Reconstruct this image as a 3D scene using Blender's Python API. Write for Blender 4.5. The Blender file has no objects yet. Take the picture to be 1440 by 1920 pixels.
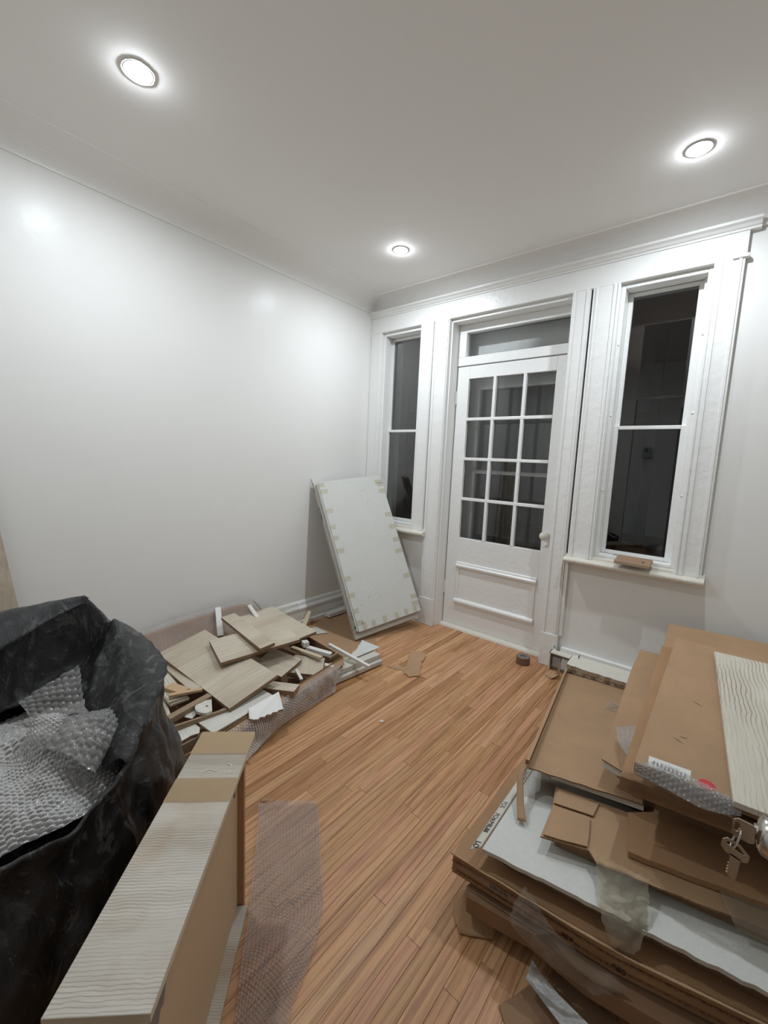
import bpy, math, random
import numpy as np
from mathutils import Vector, Matrix, noise as mnoise

random.seed(7)
SC = bpy.context.scene
COL = SC.collection

# ------------------------------------------------------------------ camera
CAM_POS = Vector((2.4932, -2.7719, 1.2992))
YAW, PITCH, ROLL, FPX = 0.6911, -0.1222, 0.0440, 782.78
fw = Vector((-math.sin(YAW) * math.cos(PITCH), math.cos(YAW) * math.cos(PITCH), math.sin(PITCH)))
rt = fw.cross(Vector((0, 0, 1))).normalized()
up = rt.cross(fw)
r2 = rt * math.cos(ROLL) + up * math.sin(ROLL)
u2 = -rt * math.sin(ROLL) + up * math.cos(ROLL)
cam = bpy.data.cameras.new('camera')
cam.sensor_fit = 'VERTICAL'
cam.sensor_height = 36.0
cam.lens = FPX / 1920 * 36.0
cam.clip_start = 0.02
cam_o = bpy.data.objects.new('camera', cam)
COL.objects.link(cam_o)
m = Matrix((r2, u2, -fw)).transposed().to_4x4()
m.translation = CAM_POS
cam_o.matrix_world = m
SC.camera = cam_o

# ------------------------------------------------------------------ world, exposure
W = bpy.data.worlds.new('night')
SC.world = W
W.use_nodes = True
W.node_tree.nodes['Background'].inputs[0].default_value = (0.03, 0.035, 0.05, 1)
W.node_tree.nodes['Background'].inputs[1].default_value = 0.08
SC.view_settings.view_transform = 'Standard'
SC.view_settings.look = 'None'
SC.view_settings.gamma = 1.0
SC.view_settings.use_curve_mapping = False
SC.view_settings.exposure = 0.16
LAMP_STRENGTH = 230.0     # glow of the lens itself
LAMP_WATTS = 7.9          # light thrown downwards by each fixture
LAMP_COLOR = (0.90, 0.975, 1.05)
HC = 2.62                                    # ceiling height
POT_LIGHTS = [(0.727, -2.10), (0.727, -0.585), (2.236, -0.545)]

# ------------------------------------------------------------------ node helpers
MATS = {}


def s2l(c):
    return tuple(((x / 255) / 12.92 if x / 255 < 0.04045 else ((x / 255 + 0.055) / 1.055) ** 2.4) for x in c) + (1,)


class NT:
    def __init__(self, name):
        self.m = bpy.data.materials.new(name)
        self.m.use_nodes = True
        self.t = self.m.node_tree
        self.b = self.t.nodes['Principled BSDF']
        self.out = self.t.nodes['Material Output']
        MATS[name] = self.m

    def n(self, typ, **kw):
        nd = self.t.nodes.new(typ)
        for k, v in kw.items():
            if hasattr(nd, k):
                setattr(nd, k, v)
            else:
                nd.inputs[k.replace('_', ' ')].default_value = v
        return nd

    def l(self, a, b):
        self.t.links.new(a, b)

    def set(self, **kw):
        for k, v in kw.items():
            self.b.inputs[k.replace('_', ' ')].default_value = v

    def coords(self, scale=(1, 1, 1), kind='Object', rnd=False):
        tc = self.n('ShaderNodeTexCoord')
        mp = self.n('ShaderNodeMapping')
        mp.inputs['Scale'].default_value = scale
        self.l(tc.outputs[kind], mp.inputs[0])
        if rnd:
            oi = self.n('ShaderNodeObjectInfo')
            mu = self.n('ShaderNodeMath', operation='MULTIPLY')
            mu.inputs[1].default_value = 37.0
            self.l(oi.outputs['Random'], mu.inputs[0])
            self.l(mu.outputs[0], mp.inputs['Location'])
        return mp.outputs[0]

    def noise(self, vec, scale, detail=4, rough=0.55, dist=0.0):
        nd = self.n('ShaderNodeTexNoise')
        nd.inputs['Scale'].default_value = scale
        nd.inputs['Detail'].default_value = detail
        nd.inputs['Roughness'].default_value = rough
        nd.inputs['Distortion'].default_value = dist
        self.l(vec, nd.inputs['Vector'])
        return nd.outputs['Fac']

    def ramp(self, fac, stops):
        nd = self.n('ShaderNodeValToRGB')
        el = nd.color_ramp.elements
        while len(el) < len(stops):
            el.new(0.5)
        for e, (p_, c) in zip(el, stops):
            e.position = p_
            e.color = c if len(c) == 4 else tuple(c) + (1,)
        self.l(fac, nd.inputs[0])
        return nd.outputs[0]

    def mix(self, fac, a, b, mode='MIX'):
        nd = self.n('ShaderNodeMix', data_type='RGBA', blend_type=mode)
        for val, idx in ((fac, 0), (a, 6), (b, 7)):
            if hasattr(val, 'is_linked'):
                self.l(val, nd.inputs[idx])
            else:
                nd.inputs[idx].default_value = val
        return nd.outputs[2]

    def bump(self, h, strength=0.2, dist=0.01, prev=None):
        nd = self.n('ShaderNodeBump')
        nd.inputs['Strength'].default_value = strength
        nd.inputs['Distance'].default_value = dist
        self.l(h, nd.inputs['Height'])
        if prev is not None:
            self.l(prev, nd.inputs['Normal'])
        return nd.outputs[0]


def mat_paint(name, rgb, rough, bump_s, bump_scale=14, spec=0.5, dirt=0.0):
    t = NT(name)
    c = t.coords()
    n1 = t.noise(c, bump_scale, 3)
    n2 = t.noise(c, bump_scale * 9, 2)
    col = t.mix(t.noise(c, 2.2, 3), tuple(v * 0.97 for v in s2l(rgb)[:3]) + (1,), s2l(rgb))
    if dirt:
        d = t.ramp(t.noise(c, 23, 6, 0.7), [(0.60, (0, 0, 0)), (0.72, (dirt,) * 3)])
        col = t.mix(d, col, s2l((150, 140, 125)))
    t.l(col, t.b.inputs['Base Color'])
    t.set(Roughness=rough)
    t.b.inputs['Specular IOR Level'].default_value = spec
    b = t.bump(n1, bump_s, 0.02)
    b = t.bump(n2, bump_s * 0.5, 0.003, b)
    t.l(b, t.b.inputs['Normal'])
    return t.m


def mat_plain(name, rgb, rough=0.5, metal=0.0, spec=0.5):
    t = NT(name)
    c = t.coords()
    col = t.mix(t.noise(c, 30, 4), tuple(v * 0.88 for v in s2l(rgb)[:3]) + (1,), s2l(rgb))
    t.l(col, t.b.inputs['Base Color'])
    t.set(Roughness=rough, Metallic=metal)
    t.b.inputs['Specular IOR Level'].default_value = spec
    return t.m


def mat_oak():
    t = NT('oak_floor')
    oi = t.n('ShaderNodeObjectInfo')
    c = t.coords((30, 1.6, 30), rnd=True)
    c2 = t.coords((9, 0.7, 9), rnd=True)
    base = t.ramp(oi.outputs['Random'], [(0.0, s2l((170, 122, 80))), (0.25, s2l((206, 157, 113))), (0.45, s2l((187, 142, 97))),
                                         (0.62, s2l((215, 170, 127))), (0.8, s2l((200, 148, 110))), (1.0, s2l((221, 179, 136)))])
    g = t.noise(c, 2.0, 7, 0.65, 0.6)
    g2 = t.noise(c2, 2.5, 4, 0.6, 1.4)
    dark = t.mix(1.0, base, s2l((178, 160, 146)), 'MULTIPLY')
    col = t.mix(t.ramp(g, [(0.32, (0.6,) * 3), (0.58, (0, 0, 0))]), base, dark)
    w = t.n('ShaderNodeTexWave', wave_type='BANDS', bands_direction='X')
    w.inputs['Scale'].default_value = 1.3
    w.inputs['Distortion'].default_value = 9.0
    w.inputs['Detail'].default_value = 3
    w.inputs['Detail Scale'].default_value = 1.4
    t.l(c2, w.inputs['Vector'])
    col = t.mix(t.ramp(w.outputs['Fac'], [(0.0, (0.42,) * 3), (0.22, (0, 0, 0))]), col, t.mix(1.0, col, s2l((160, 138, 120)), 'MULTIPLY'))
    col = t.mix(t.ramp(g2, [(0.60, (0, 0, 0)), (0.78, (0.45,) * 3)]), col, s2l((156, 106, 72)))
    t.l(col, t.b.inputs['Base Color'])
    ro = t.n('ShaderNodeMapRange')
    ro.inputs[3].default_value = 0.34
    ro.inputs[4].default_value = 0.55
    t.l(g, ro.inputs[0])
    t.l(ro.outputs[0], t.b.inputs['Roughness'])
    t.b.inputs['Specular IOR Level'].default_value = 0.35
    t.l(t.bump(g, 0.12, 0.003), t.b.inputs['Normal'])
    return t.m


def mat_laminate(name, light, darkc, line=0.5, warm=0.0, wscale=26.0, rough=0.42):
    """pale wood-look laminate, grain along local X"""
    t = NT(name)
    c = t.coords((0.55, 5.0, 5.0), rnd=True)
    cw = t.coords((1.0, 1.0, 1.0), rnd=True)
    big = t.noise(c, 1.6, 4, 0.6, 0.8)
    base = t.mix(t.ramp(big, [(0.3, (0, 0, 0)), (0.7, (1, 1, 1))]), s2l(darkc), s2l(light))
    w = t.n('ShaderNodeTexWave', wave_type='BANDS', bands_direction='Y')
    w.inputs['Scale'].default_value = wscale
    w.inputs['Distortion'].default_value = 7.0
    w.inputs['Detail'].default_value = 2.5
    w.inputs['Detail Scale'].default_value = 0.35
    w.inputs['Detail Roughness'].default_value = 0.6
    t.l(cw, w.inputs['Vector'])
    mask = t.ramp(t.noise(t.coords((0.8, 3, 3), rnd=True), 2.3, 2), [(0.42, (0.12,) * 3), (0.62, (1, 1, 1))])
    lines = t.ramp(w.outputs['Fac'], [(0.0, (line,) * 3), (0.32, (0, 0, 0))])
    lm = t.mix(1.0, lines, mask, 'MULTIPLY')
    col = t.mix(lm, base, t.mix(1.0, base, s2l((150, 140, 128)), 'MULTIPLY'))
    fine = t.noise(t.coords((4, 160, 160), rnd=True), 3, 3)
    col = t.mix(t.ramp(fine, [(0.45, (0, 0, 0)), (0.7, (0.3,) * 3)]), col, t.mix(1.0, col, s2l((190, 180, 168)), 'MULTIPLY'))
    if warm:
        k = t.ramp(t.noise(t.coords((2.2, 2.2, 2.2), rnd=True), 2.6, 3), [(0.5, (0, 0, 0)), (0.66, (warm,) * 3)])
        col = t.mix(k, col, t.mix(1.0, col, s2l((222, 190, 150)), 'MULTIPLY'))
    t.l(col, t.b.inputs['Base Color'])
    t.set(Roughness=rough)
    t.l(t.bump(fine, 0.08, 0.002), t.b.inputs['Normal'])
    return t.m


def mat_card(name, rgb, rough=0.75, corr=True, stain=0.35):
    t = NT(name)
    c = t.coords(rnd=True)
    a = t.noise(c, 5, 5, 0.6)
    f = t.noise(c, 140, 2)
    col = t.mix(t.ramp(a, [(0.3, (0, 0, 0)), (0.75, (1, 1, 1))]), tuple(v * (1 - stain * 0.5) for v in s2l(rgb)[:3]) + (1,), s2l(rgb))
    col = t.mix(t.ramp(f, [(0.4, (0.22,) * 3), (0.7, (0, 0, 0))]), col, tuple(v * 0.7 for v in s2l(rgb)[:3]) + (1,))
    t.l(col, t.b.inputs['Base Color'])
    t.set(Roughness=rough)
    t.b.inputs['Specular IOR Level'].default_value = 0.25
    b = t.bump(a, 0.25, 0.01)
    if corr:
        w = t.n('ShaderNodeTexWave', wave_type='BANDS', bands_direction='Y')
        w.inputs['Scale'].default_value = 45
        t.l(c, w.inputs['Vector'])
        b = t.bump(w.outputs['Fac'], 0.06, 0.002, b)
    t.l(b, t.b.inputs['Normal'])
    return t.m


def mat_card_edge(name, rgb):
    t = NT(name)
    c = t.coords((1, 1, 1))
    w = t.n('ShaderNodeTexNoise')
    w.inputs['Scale'].default_value = 160
    t.l(c, w.inputs['Vector'])
    col = t.mix(t.ramp(w.outputs['Fac'], [(0.36, (0, 0, 0)), (0.60, (1, 1, 1))]), tuple(v * 0.55 for v in s2l(rgb)[:3]) + (1,), s2l(rgb))
    t.l(col, t.b.inputs['Base Color'])
    t.set(Roughness=0.85)
    t.l(t.bump(w.outputs['Fac'], 0.35, 0.003), t.b.inputs['Normal'])
    return t.m


def mat_clear(name, tint, body, opacity, rough=0.15, crumple=0.0, cscale=30, rim=None):
    """thin clear plastic: mostly transparent sheet with a milky body and a glossy coat"""
    t = NT(name)
    tr = t.n('ShaderNodeBsdfTransparent')
    tr.inputs[0].default_value = tint
    t.set(Roughness=rough)
    t.b.inputs['Base Color'].default_value = body
    t.b.inputs['Specular IOR Level'].default_value = 0.9
    if crumple:
        c = t.coords()
        a = t.noise(c, cscale, 5, 0.65, 0.5)
        t.l(t.bump(a, crumple, 0.012), t.b.inputs['Normal'])
    mx = t.n('ShaderNodeMixShader')
    fr = t.n('ShaderNodeFresnel')
    fr.inputs[0].default_value = 1.45
    if rim:
        lw = t.n('ShaderNodeLayerWeight')
        lw.inputs[0].default_value = 0.45
        t.l(t.mix(lw.outputs['Facing'], tint, tuple(v * rim for v in tint[:3]) + (1,)), tr.inputs[0])
    ad = t.n('ShaderNodeMath', operation='ADD', use_clamp=True)
    ad.inputs[1].default_value = opacity
    t.l(fr.outputs[0], ad.inputs[0])
    t.l(ad.outputs[0], mx.inputs[0])
    t.l(tr.outputs[0], mx.inputs[1])
    t.l(t.b.outputs[0], mx.inputs[2])
    t.l(mx.outputs[0], t.out.inputs[0])
    return t.m


def mat_glass():
    t = NT('window_glass')
    tr = t.n('ShaderNodeBsdfTransparent')
    tr.inputs[0].default_value = (0.95, 0.96, 0.96, 1)
    gl = t.n('ShaderNodeBsdfGlossy')
    gl.inputs['Roughness'].default_value = 0.0
    gl.inputs[0].default_value = (0.95, 0.95, 0.95, 1)
    fr = t.n('ShaderNodeFresnel')
    fr.inputs[0].default_value = 1.5
    mx = t.n('ShaderNodeMixShader')
    t.l(fr.outputs[0], mx.inputs[0])
    t.l(tr.outputs[0], mx.inputs[1])
    t.l(gl.outputs[0], mx.inputs[2])
    t.l(mx.outputs[0], t.out.inputs[0])
    return t.m


def mat_bag():
    t = NT('black_plastic')
    c = t.coords((1, 1, 0.45))
    streak = t.noise(c, 16, 8, 0.72, 1.8)
    col = t.ramp(streak, [(0.40, (0.006, 0.006, 0.007)), (0.55, (0.02, 0.02, 0.021)), (0.63, (0.10, 0.098, 0.094)), (0.72, (0.03, 0.03, 0.03))])
    t.l(col, t.b.inputs['Base Color'])
    t.set(Roughness=0.22)
    t.b.inputs['Specular IOR Level'].default_value = 0.6
    b = t.bump(streak, 0.5, 0.025)
    b = t.bump(t.noise(c, 60, 4, 0.6, 1.0), 0.22, 0.006, b)
    t.l(b, t.b.inputs['Normal'])
    return t.m


def mat_emit(name, color, strength):
    t = NT(name)
    t.b.inputs['Emission Color'].default_value = tuple(color) + (1,)
    t.b.inputs['Emission Strength'].default_value = strength
    t.b.inputs['Base Color'].default_value = (0.8, 0.8, 0.8, 1)
    return t.m


mat_paint('wall_paint', (241, 240, 236), 0.30, 0.12, 6, 0.15)
mat_paint('trim_paint', (244, 244, 241), 0.30, 0.15, 26, 0.32, dirt=0.06)
mat_paint('ceiling_paint', (243, 240, 236), 0.75, 0.02, 8, 0.2)
mat_paint('old_sill_paint', (226, 221, 208), 0.3, 0.25, 30, 0.5, dirt=0.3)
mat_oak()
mat_plain('subfloor', (52, 34, 22), 0.9)
mat_laminate('laminate_grey', (212, 202, 183), (184, 171, 150), 0.16, 0.2, 11)
mat_laminate('laminate_pale', (222, 216, 200), (206, 198, 181), 0.75, 0.0, 26)
mat_laminate('laminate_cabinet', (208, 201, 188), (176, 165, 149), 0.5, 0.45, 52)
mat_clear('brown_tape', (0.975, 0.935, 0.875, 1), (0.62, 0.50, 0.36, 1), 0.03, 0.10, 0.15, 60)
mat_laminate('laminate_white', (228, 226, 216), (210, 208, 197), 0.1, 0.0, 9)
mat_plain('board_core', (150, 122, 94), 0.85)
mat_plain('pale_core', (205, 188, 160), 0.8)
mat_plain('raw_pine', (206, 172, 134), 0.7)
mat_plain('dull_pine', (158, 134, 108), 0.75)
mat_plain('white_foil', (232, 230, 224), 0.4)
mat_card('mdf_tan', (198, 170, 138), 0.6, False, 0.15)
mat_card('mdf_edge', (180, 138, 100), 0.6, False, 0.2)
mat_card('cardboard', (184, 150, 116))
mat_card('cardboard_warm', (176, 138, 102))
mat_card('cardboard_dark', (152, 120, 92))
mat_card_edge('cardboard_edge', (150, 112, 80))
mat_card('white_card', (216, 216, 210), 0.5, False, 0.12)
mat_card('dirty_white_card', (212, 208, 198), 0.6, False, 0.25)
mat_card_edge('chipboard_broken', (190, 170, 146))
mat_plain('tape_tan', (196, 192, 172), 0.3)
mat_clear('bubble_wrap', (0.985, 0.98, 0.98, 1), (0.90, 0.84, 0.80, 1), 0.15, 0.10, rim=0.62)
mat_clear('bubble_wrap_brown', (0.95, 0.93, 0.91, 1), (0.70, 0.64, 0.60, 1), 0.22, 0.12, rim=0.5)
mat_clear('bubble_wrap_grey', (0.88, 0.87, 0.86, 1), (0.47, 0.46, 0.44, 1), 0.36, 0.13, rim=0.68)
mat_clear('clear_film', (0.95, 0.94, 0.92, 1), (0.66, 0.60, 0.53, 1), 0.08, 0.08, 0.8, 45)
mat_clear('shrink_film', (0.97, 0.95, 0.92, 1), (0.6, 0.5, 0.4, 1), 0.01, 0.08, 0.8, 60)
mat_clear('packing_tape', (0.92, 0.88, 0.78, 1), (0.74, 0.68, 0.54, 1), 0.16, 0.10, 0.6, 40)
mat_clear('grey_tape', (0.9, 0.9, 0.9, 1), (0.50, 0.49, 0.47, 1), 0.5, 0.25, 0.3, 40)
mat_glass()
mat_bag()
mat_emit('lamp_lens', LAMP_COLOR, LAMP_STRENGTH)
mat_plain('steel', (190, 186, 178), 0.22, 1.0)
mat_plain('key_nickel', (176, 160, 140), 0.36, 1.0)
mat_plain('brown_frame', (58, 40, 34), 0.5)
mat_plain('night_wall', (96, 96, 98), 0.9)
mat_plain('night_dark', (22, 21, 21), 0.8)
mat_plain('outlet_grey', (176, 178, 182), 0.4)
mat_plain('socket_white', (220, 222, 222), 0.4)
mat_plain('tape_grey', (120, 112, 108), 0.4)
mat_plain('tape_roll_brown', (124, 96, 76), 0.55)
mat_plain('tape_roll_rings', (132, 126, 128), 0.35)
mat_plain('notebook_kraft', (160, 130, 104), 0.7)
mat_plain('notebook_pages', (214, 200, 176), 0.8)
mat_plain('ink', (44, 40, 36), 0.7)
mat_plain('ink_brown', (70, 46, 34), 0.7)
mat_plain('sticker_green', (52, 118, 56), 0.5)
mat_plain('sticker_red', (206, 32, 52), 0.45)
mat_plain('paper_white', (228, 228, 222), 0.7)
mat_plain('stain_brown', (122, 98, 76), 0.7)
mat_plain('black_rubber', (26, 24, 24), 0.5)
mat_plain('resin', (226, 214, 190), 0.2)

# ------------------------------------------------------------------ mesh helpers


class MB:
    def __init__(self):
        self.v = []
        self.f = []
        self.mi = []

    def add(self, vs, fs, mi=0):
        o = len(self.v)
        self.v += [tuple(p) for p in vs]
        self.f += [tuple(i + o for i in f) for f in fs]
        self.mi += [mi] * len(fs) if not isinstance(mi, (list, tuple)) else list(mi)
        return self

    def box(self, a, b, mi=0):
        x0, y0, z0 = a
        x1, y1, z1 = b
        vs = [(x0, y0, z0), (x1, y0, z0), (x1, y1, z0), (x0, y1, z0), (x0, y0, z1), (x1, y0, z1), (x1, y1, z1), (x0, y1, z1)]
        return self.add(vs, [(3, 2, 1, 0), (4, 5, 6, 7), (0, 1, 5, 4), (1, 2, 6, 5), (2, 3, 7, 6), (3, 0, 4, 7)], mi)

    def prism(self, poly, off, mi=0, side_mi=None, bot_mi=None):
        """poly: list of 3D points; extruded by vector off (poly is one cap)"""
        n = len(poly)
        off = Vector(off)
        vs = [Vector(p) for p in poly] + [Vector(p) + off for p in poly]
        nv = Vector((0, 0, 0))
        for i in range(n):
            a, b = Vector(poly[i]), Vector(poly[(i + 1) % n])
            nv += a.cross(b)
        flip = nv.dot(off) > 0
        top = tuple(range(n))
        bot = tuple(range(2 * n - 1, n - 1, -1))
        sides = [(i, i + n, (i + 1) % n + n, (i + 1) % n) for i in range(n)]
        if flip:
            top = top[::-1]
            bot = bot[::-1]
            sides = [s[::-1] for s in sides]
        side_mi = mi if side_mi is None else side_mi
        bot_mi = mi if bot_mi is None else bot_mi
        return self.add(vs, [top, bot] + sides, [mi, bot_mi] + [side_mi] * n)

    def cyl(self, c, axis, r, h, n=24, mi=0, r2_=None, caps=True):
        c = Vector(c)
        ax = Vector(axis).normalized()
        t = ax.orthogonal().normalized()
        b = ax.cross(t)
        r2_ = r if r2_ is None else r2_
        vs = []
        for k in range(n):
            a = 2 * math.pi * k / n
            vs.append(c + (t * math.cos(a) + b * math.sin(a)) * r)
        for k in range(n):
            a = 2 * math.pi * k / n
            vs.append(c + ax * h + (t * math.cos(a) + b * math.sin(a)) * r2_)
        fs = [(k, (k + 1) % n, (k + 1) % n + n, k + n) for k in range(n)]
        if caps:
            fs += [tuple(range(n - 1, -1, -1)), tuple(range(n, 2 * n))]
        return self.add(vs, fs, mi)

    def lathe(self, c, axis, prof, n=32, mi=0):
        """prof: list of (r, h) along axis"""
        c = Vector(c)
        ax = Vector(axis).normalized()
        t = ax.orthogonal().normalized()
        b = ax.cross(t)
        vs = []
        for r, h in prof:
            for k in range(n):
                a = 2 * math.pi * k / n
                vs.append(c + ax * h + (t * math.cos(a) + b * math.sin(a)) * max(r, 1e-5))
        fs = []
        for i in range(len(prof) - 1):
            for k in range(n):
                fs.append((i * n + k, i * n + (k + 1) % n, (i + 1) * n + (k + 1) % n, (i + 1) * n + k))
        return self.add(vs, fs, mi)

    def sweep(self, prof, a, b, side, upv=(0, 0, 1), mi=0):
        """extrude a 2D profile [(out, up)] from a to b; out along side"""
        a, b, s, u = Vector(a), Vector(b), Vector(side), Vector(upv)
        n = len(prof)
        vs = [a + s * p + u * q for p, q in prof] + [b + s * p + u * q for p, q in prof]
        fs = [(i, (i + 1) % n, (i + 1) % n + n, i + n) for i in range(n)]
        fs += [tuple(range(n - 1, -1, -1)), tuple(range(n, 2 * n))]
        return self.add(vs, fs, mi)

    def grid(self, G, mi=0):
        G = np.asarray(G, float)
        nu, nv = G.shape[:2]
        vs = [tuple(p) for p in G.reshape(-1, 3)]
        fs = [(i * nv + j, (i + 1) * nv + j, (i + 1) * nv + j + 1, i * nv + j + 1) for i in range(nu - 1) for j in range(nv - 1)]
        return self.add(vs, fs, mi)


def mats_of(ms):
    return [MATS[x] for x in (ms if isinstance(ms, (list, tuple)) else [ms])]


def mesh_of(name, mb, ms, shift=None, smooth=False, recalc=True):
    me = bpy.data.meshes.new(name)
    vs = mb.v if shift is None else [(x - shift[0], y - shift[1], z - shift[2]) for x, y, z in mb.v]
    me.from_pydata(vs, [], mb.f)
    for mm in mats_of(ms):
        me.materials.append(mm)
    if len(me.polygons) == len(mb.mi):
        me.polygons.foreach_set('material_index', mb.mi)
    if recalc:
        import bmesh
        bm = bmesh.new()
        bm.from_mesh(me)
        bmesh.ops.recalc_face_normals(bm, faces=bm.faces)
        bm.to_mesh(me)
        bm.free()
    if smooth:
        me.polygons.foreach_set('use_smooth', [True] * len(me.polygons))
    me.update()
    return me


def base_of(vs):
    a = np.array(vs)
    lo, hi = a.min(0), a.max(0)
    return Vector(((lo[0] + hi[0]) / 2, (lo[1] + hi[1]) / 2, lo[2]))


def link(o, parent=None):
    COL.objects.link(o)
    if parent is not None:
        o.parent = parent
        o.location = o.location - world_loc(parent)
    return o


def world_loc(o):
    p = Vector((0, 0, 0))
    while o is not None:
        p += o.location
        o = o.parent
    return p


def obj(name, mb, ms, parent=None, smooth=False, bevel=0.0, recalc=True):
    """one mesh object; mesh given in world space, origin moved to its base"""
    b = base_of(mb.v)
    o = bpy.data.objects.new(name, mesh_of(name, mb, ms, b, smooth, recalc))
    o.location = b
    link(o, parent)
    if bevel:
        md = o.modifiers.new('bevel', 'BEVEL')
        md.width = bevel
        md.segments = 2
        md.limit_method = 'ANGLE'
    return o


def tag(o, label=None, cat=None, group=None, kind=None):
    if label:
        o['label'] = label
    if cat:
        o['category'] = cat
    if group:
        o['group'] = group
    if kind:
        o['kind'] = kind
    return o


def root(name, loc, label=None, cat=None, group=None, kind=None):
    o = bpy.data.objects.new(name, None)
    o.empty_display_size = 0.05
    o.location = loc
    COL.objects.link(o)
    return tag(o, label, cat, group, kind)


def struct(name, mb, ms, **kw):
    o = obj(name, mb, ms, **kw)
    o['kind'] = 'structure'
    return o


def text(name, body, size, M, ms, parent, extrude=0.0004, sx=1.0):
    cu = bpy.data.curves.new(name, 'FONT')
    cu.body = body
    cu.size = size
    cu.extrude = extrude
    cu.align_x = 'LEFT'
    tmp = bpy.data.objects.new(name, cu)
    COL.objects.link(tmp)
    dg = bpy.context.evaluated_depsgraph_get()
    me = bpy.data.meshes.new_from_object(tmp.evaluated_get(dg))
    bpy.data.objects.remove(tmp)
    me.transform(M @ Matrix.Diagonal((sx, 1, 1, 1)))
    me.materials.clear()
    me.materials.append(MATS[ms])
    o = bpy.data.objects.new(name, me)
    b = base_of([v.co for v in me.vertices])
    me.transform(Matrix.Translation(-b))
    o.location = b
    link(o, parent)
    return o


def frame(origin, xdir, normal):
    x = Vector(xdir).normalized()
    n = Vector(normal).normalized()
    y = n.cross(x).normalized()
    x = y.cross(n).normalized()
    M = Matrix((x, y, n)).transposed().to_4x4()
    M.translation = Vector(origin)
    return M


def board(name, label, cat, c, rot, L, Wd, T, ms, group=None, grain='x', bevel=0.0008):
    """rectangular board; c is the centre of its top face; ms = [face, edge]"""
    mb = MB()
    if grain == 'y':
        L, Wd = Wd, L
    mb.box((-L / 2, -Wd / 2, -T), (L / 2, Wd / 2, 0))
    mb.mi = [0, 0, 1, 1, 1, 1] if len(ms) > 1 else [0] * 6
    o = bpy.data.objects.new(name, mesh_of(name, mb, ms))
    R = Matrix.Rotation(rot[2], 4, 'Z') @ Matrix.Rotation(rot[1], 4, 'Y') @ Matrix.Rotation(rot[0], 4, 'X')
    if grain == 'y':
        R = R @ Matrix.Rotation(math.pi / 2, 4, 'Z')
    o.matrix_world = Matrix.Translation(c) @ R
    COL.objects.link(o)
    if bevel:
        md = o.modifiers.new('bevel', 'BEVEL')
        md.width = bevel
        md.segments = 1
    return tag(o, label, cat, group)


def stick(name, label, cat, a, b, w, h, ms, group=None, roll=0.0):
    a, b = Vector(a), Vector(b)
    x = (b - a).normalized()
    u = Vector((0, 0, 1))
    if abs(x.z) > 0.9:
        u = Vector((1, 0, 0))
    M = frame((a + b) / 2, x, u - x * u.dot(x)) @ Matrix.Rotation(roll, 4, 'X')
    L = (b - a).length
    mb = MB().box((-L / 2, -w / 2, -h), (L / 2, w / 2, 0))
    o = bpy.data.objects.new(name, mesh_of(name, mb, ms))
    o.matrix_world = M
    COL.objects.link(o)
    md = o.modifiers.new('bevel', 'BEVEL')
    md.width = 0.001
    md.segments = 1
    return tag(o, label, cat, group)


def jag(poly, step, amp, seed=0, sides=None):
    """subdivide polygon edges and jitter them, giving a torn edge"""
    rnd = random.Random(seed)
    out = []
    n = len(poly)
    for i in range(n):
        a, b = Vector(poly[i]), Vector(poly[(i + 1) % n])
        out.append(a)
        if sides is not None and i not in sides:
            continue
        k = max(1, int((b - a).length / step))
        d = (b - a).normalized()
        nrm = Vector((-d.y, d.x, 0))
        for j in range(1, k):
            out.append(a.lerp(b, j / k) + nrm * rnd.uniform(-amp, amp))
    return out


def sheet(name, label, cat, poly, T, ms, group=None, parent=None, torn=None):
    """flat cut sheet; poly = outline of the top face in world space"""
    P = [Vector(p) for p in poly]
    if torn:
        P = jag(P, *torn)
    nv = Vector((0, 0, 0))
    for i in range(len(P)):
        nv += (P[i] - P[0]).cross(P[(i + 1) % len(P)] - P[0])
    nv.normalize()
    if nv.z < 0:
        nv = -nv
    mb = MB().prism(P, -nv * T, 0, 1 if len(ms) > 1 and (T < 0.013 or not ms[1].startswith('cardboard')) else 0)
    o = obj(name, mb, ms, parent)
    if label:
        tag(o, label, cat, group)
    return o


def curve_pts(ctrl, n):
    """Catmull-Rom through control points -> n samples (numpy)"""
    P = np.array(ctrl, float)
    if len(P) == 2:
        t = np.linspace(0, 1, n)[:, None]
        return P[0] * (1 - t) + P[1] * t
    ext = np.vstack([2 * P[0] - P[1], P, 2 * P[-1] - P[-2]])
    segs = len(P) - 1
    out = []
    for t in np.linspace(0, segs, n):
        i = min(int(t), segs - 1)
        u = t - i
        p0, p1, p2, p3 = ext[i:i + 4]
        out.append(0.5 * ((2 * p1) + (-p0 + p2) * u + (2 * p0 - 5 * p1 + 4 * p2 - p3) * u * u + (-p0 + 3 * p1 - 3 * p2 + p3) * u ** 3))
    return np.array(out)


def patch(rows, nu, nv):
    R = [curve_pts(r, nv) for r in rows]
    G = np.array([curve_pts([r[j] for r in R], nu) for j in range(nv)])
    return np.transpose(G, (1, 0, 2))


def normals(G):
    du = np.gradient(G, axis=0)
    dv = np.gradient(G, axis=1)
    n = np.cross(du, dv)
    return n / (np.linalg.norm(n, axis=2, keepdims=True) + 1e-12)


def crumple(G, amp, scale, seed=0.0, octaves=3):
    N = normals(G)
    nu, nv = G.shape[:2]
    D = np.zeros((nu, nv))
    for i in range(nu):
        for j in range(nv):
            p = G[i, j] * scale
            D[i, j] = mnoise.fractal(Vector((p[0] + seed, p[1] - seed, p[2] + seed * 0.5)), 1.0, 2.1, octaves)
    return G + N * (D * amp)[..., None]


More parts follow.
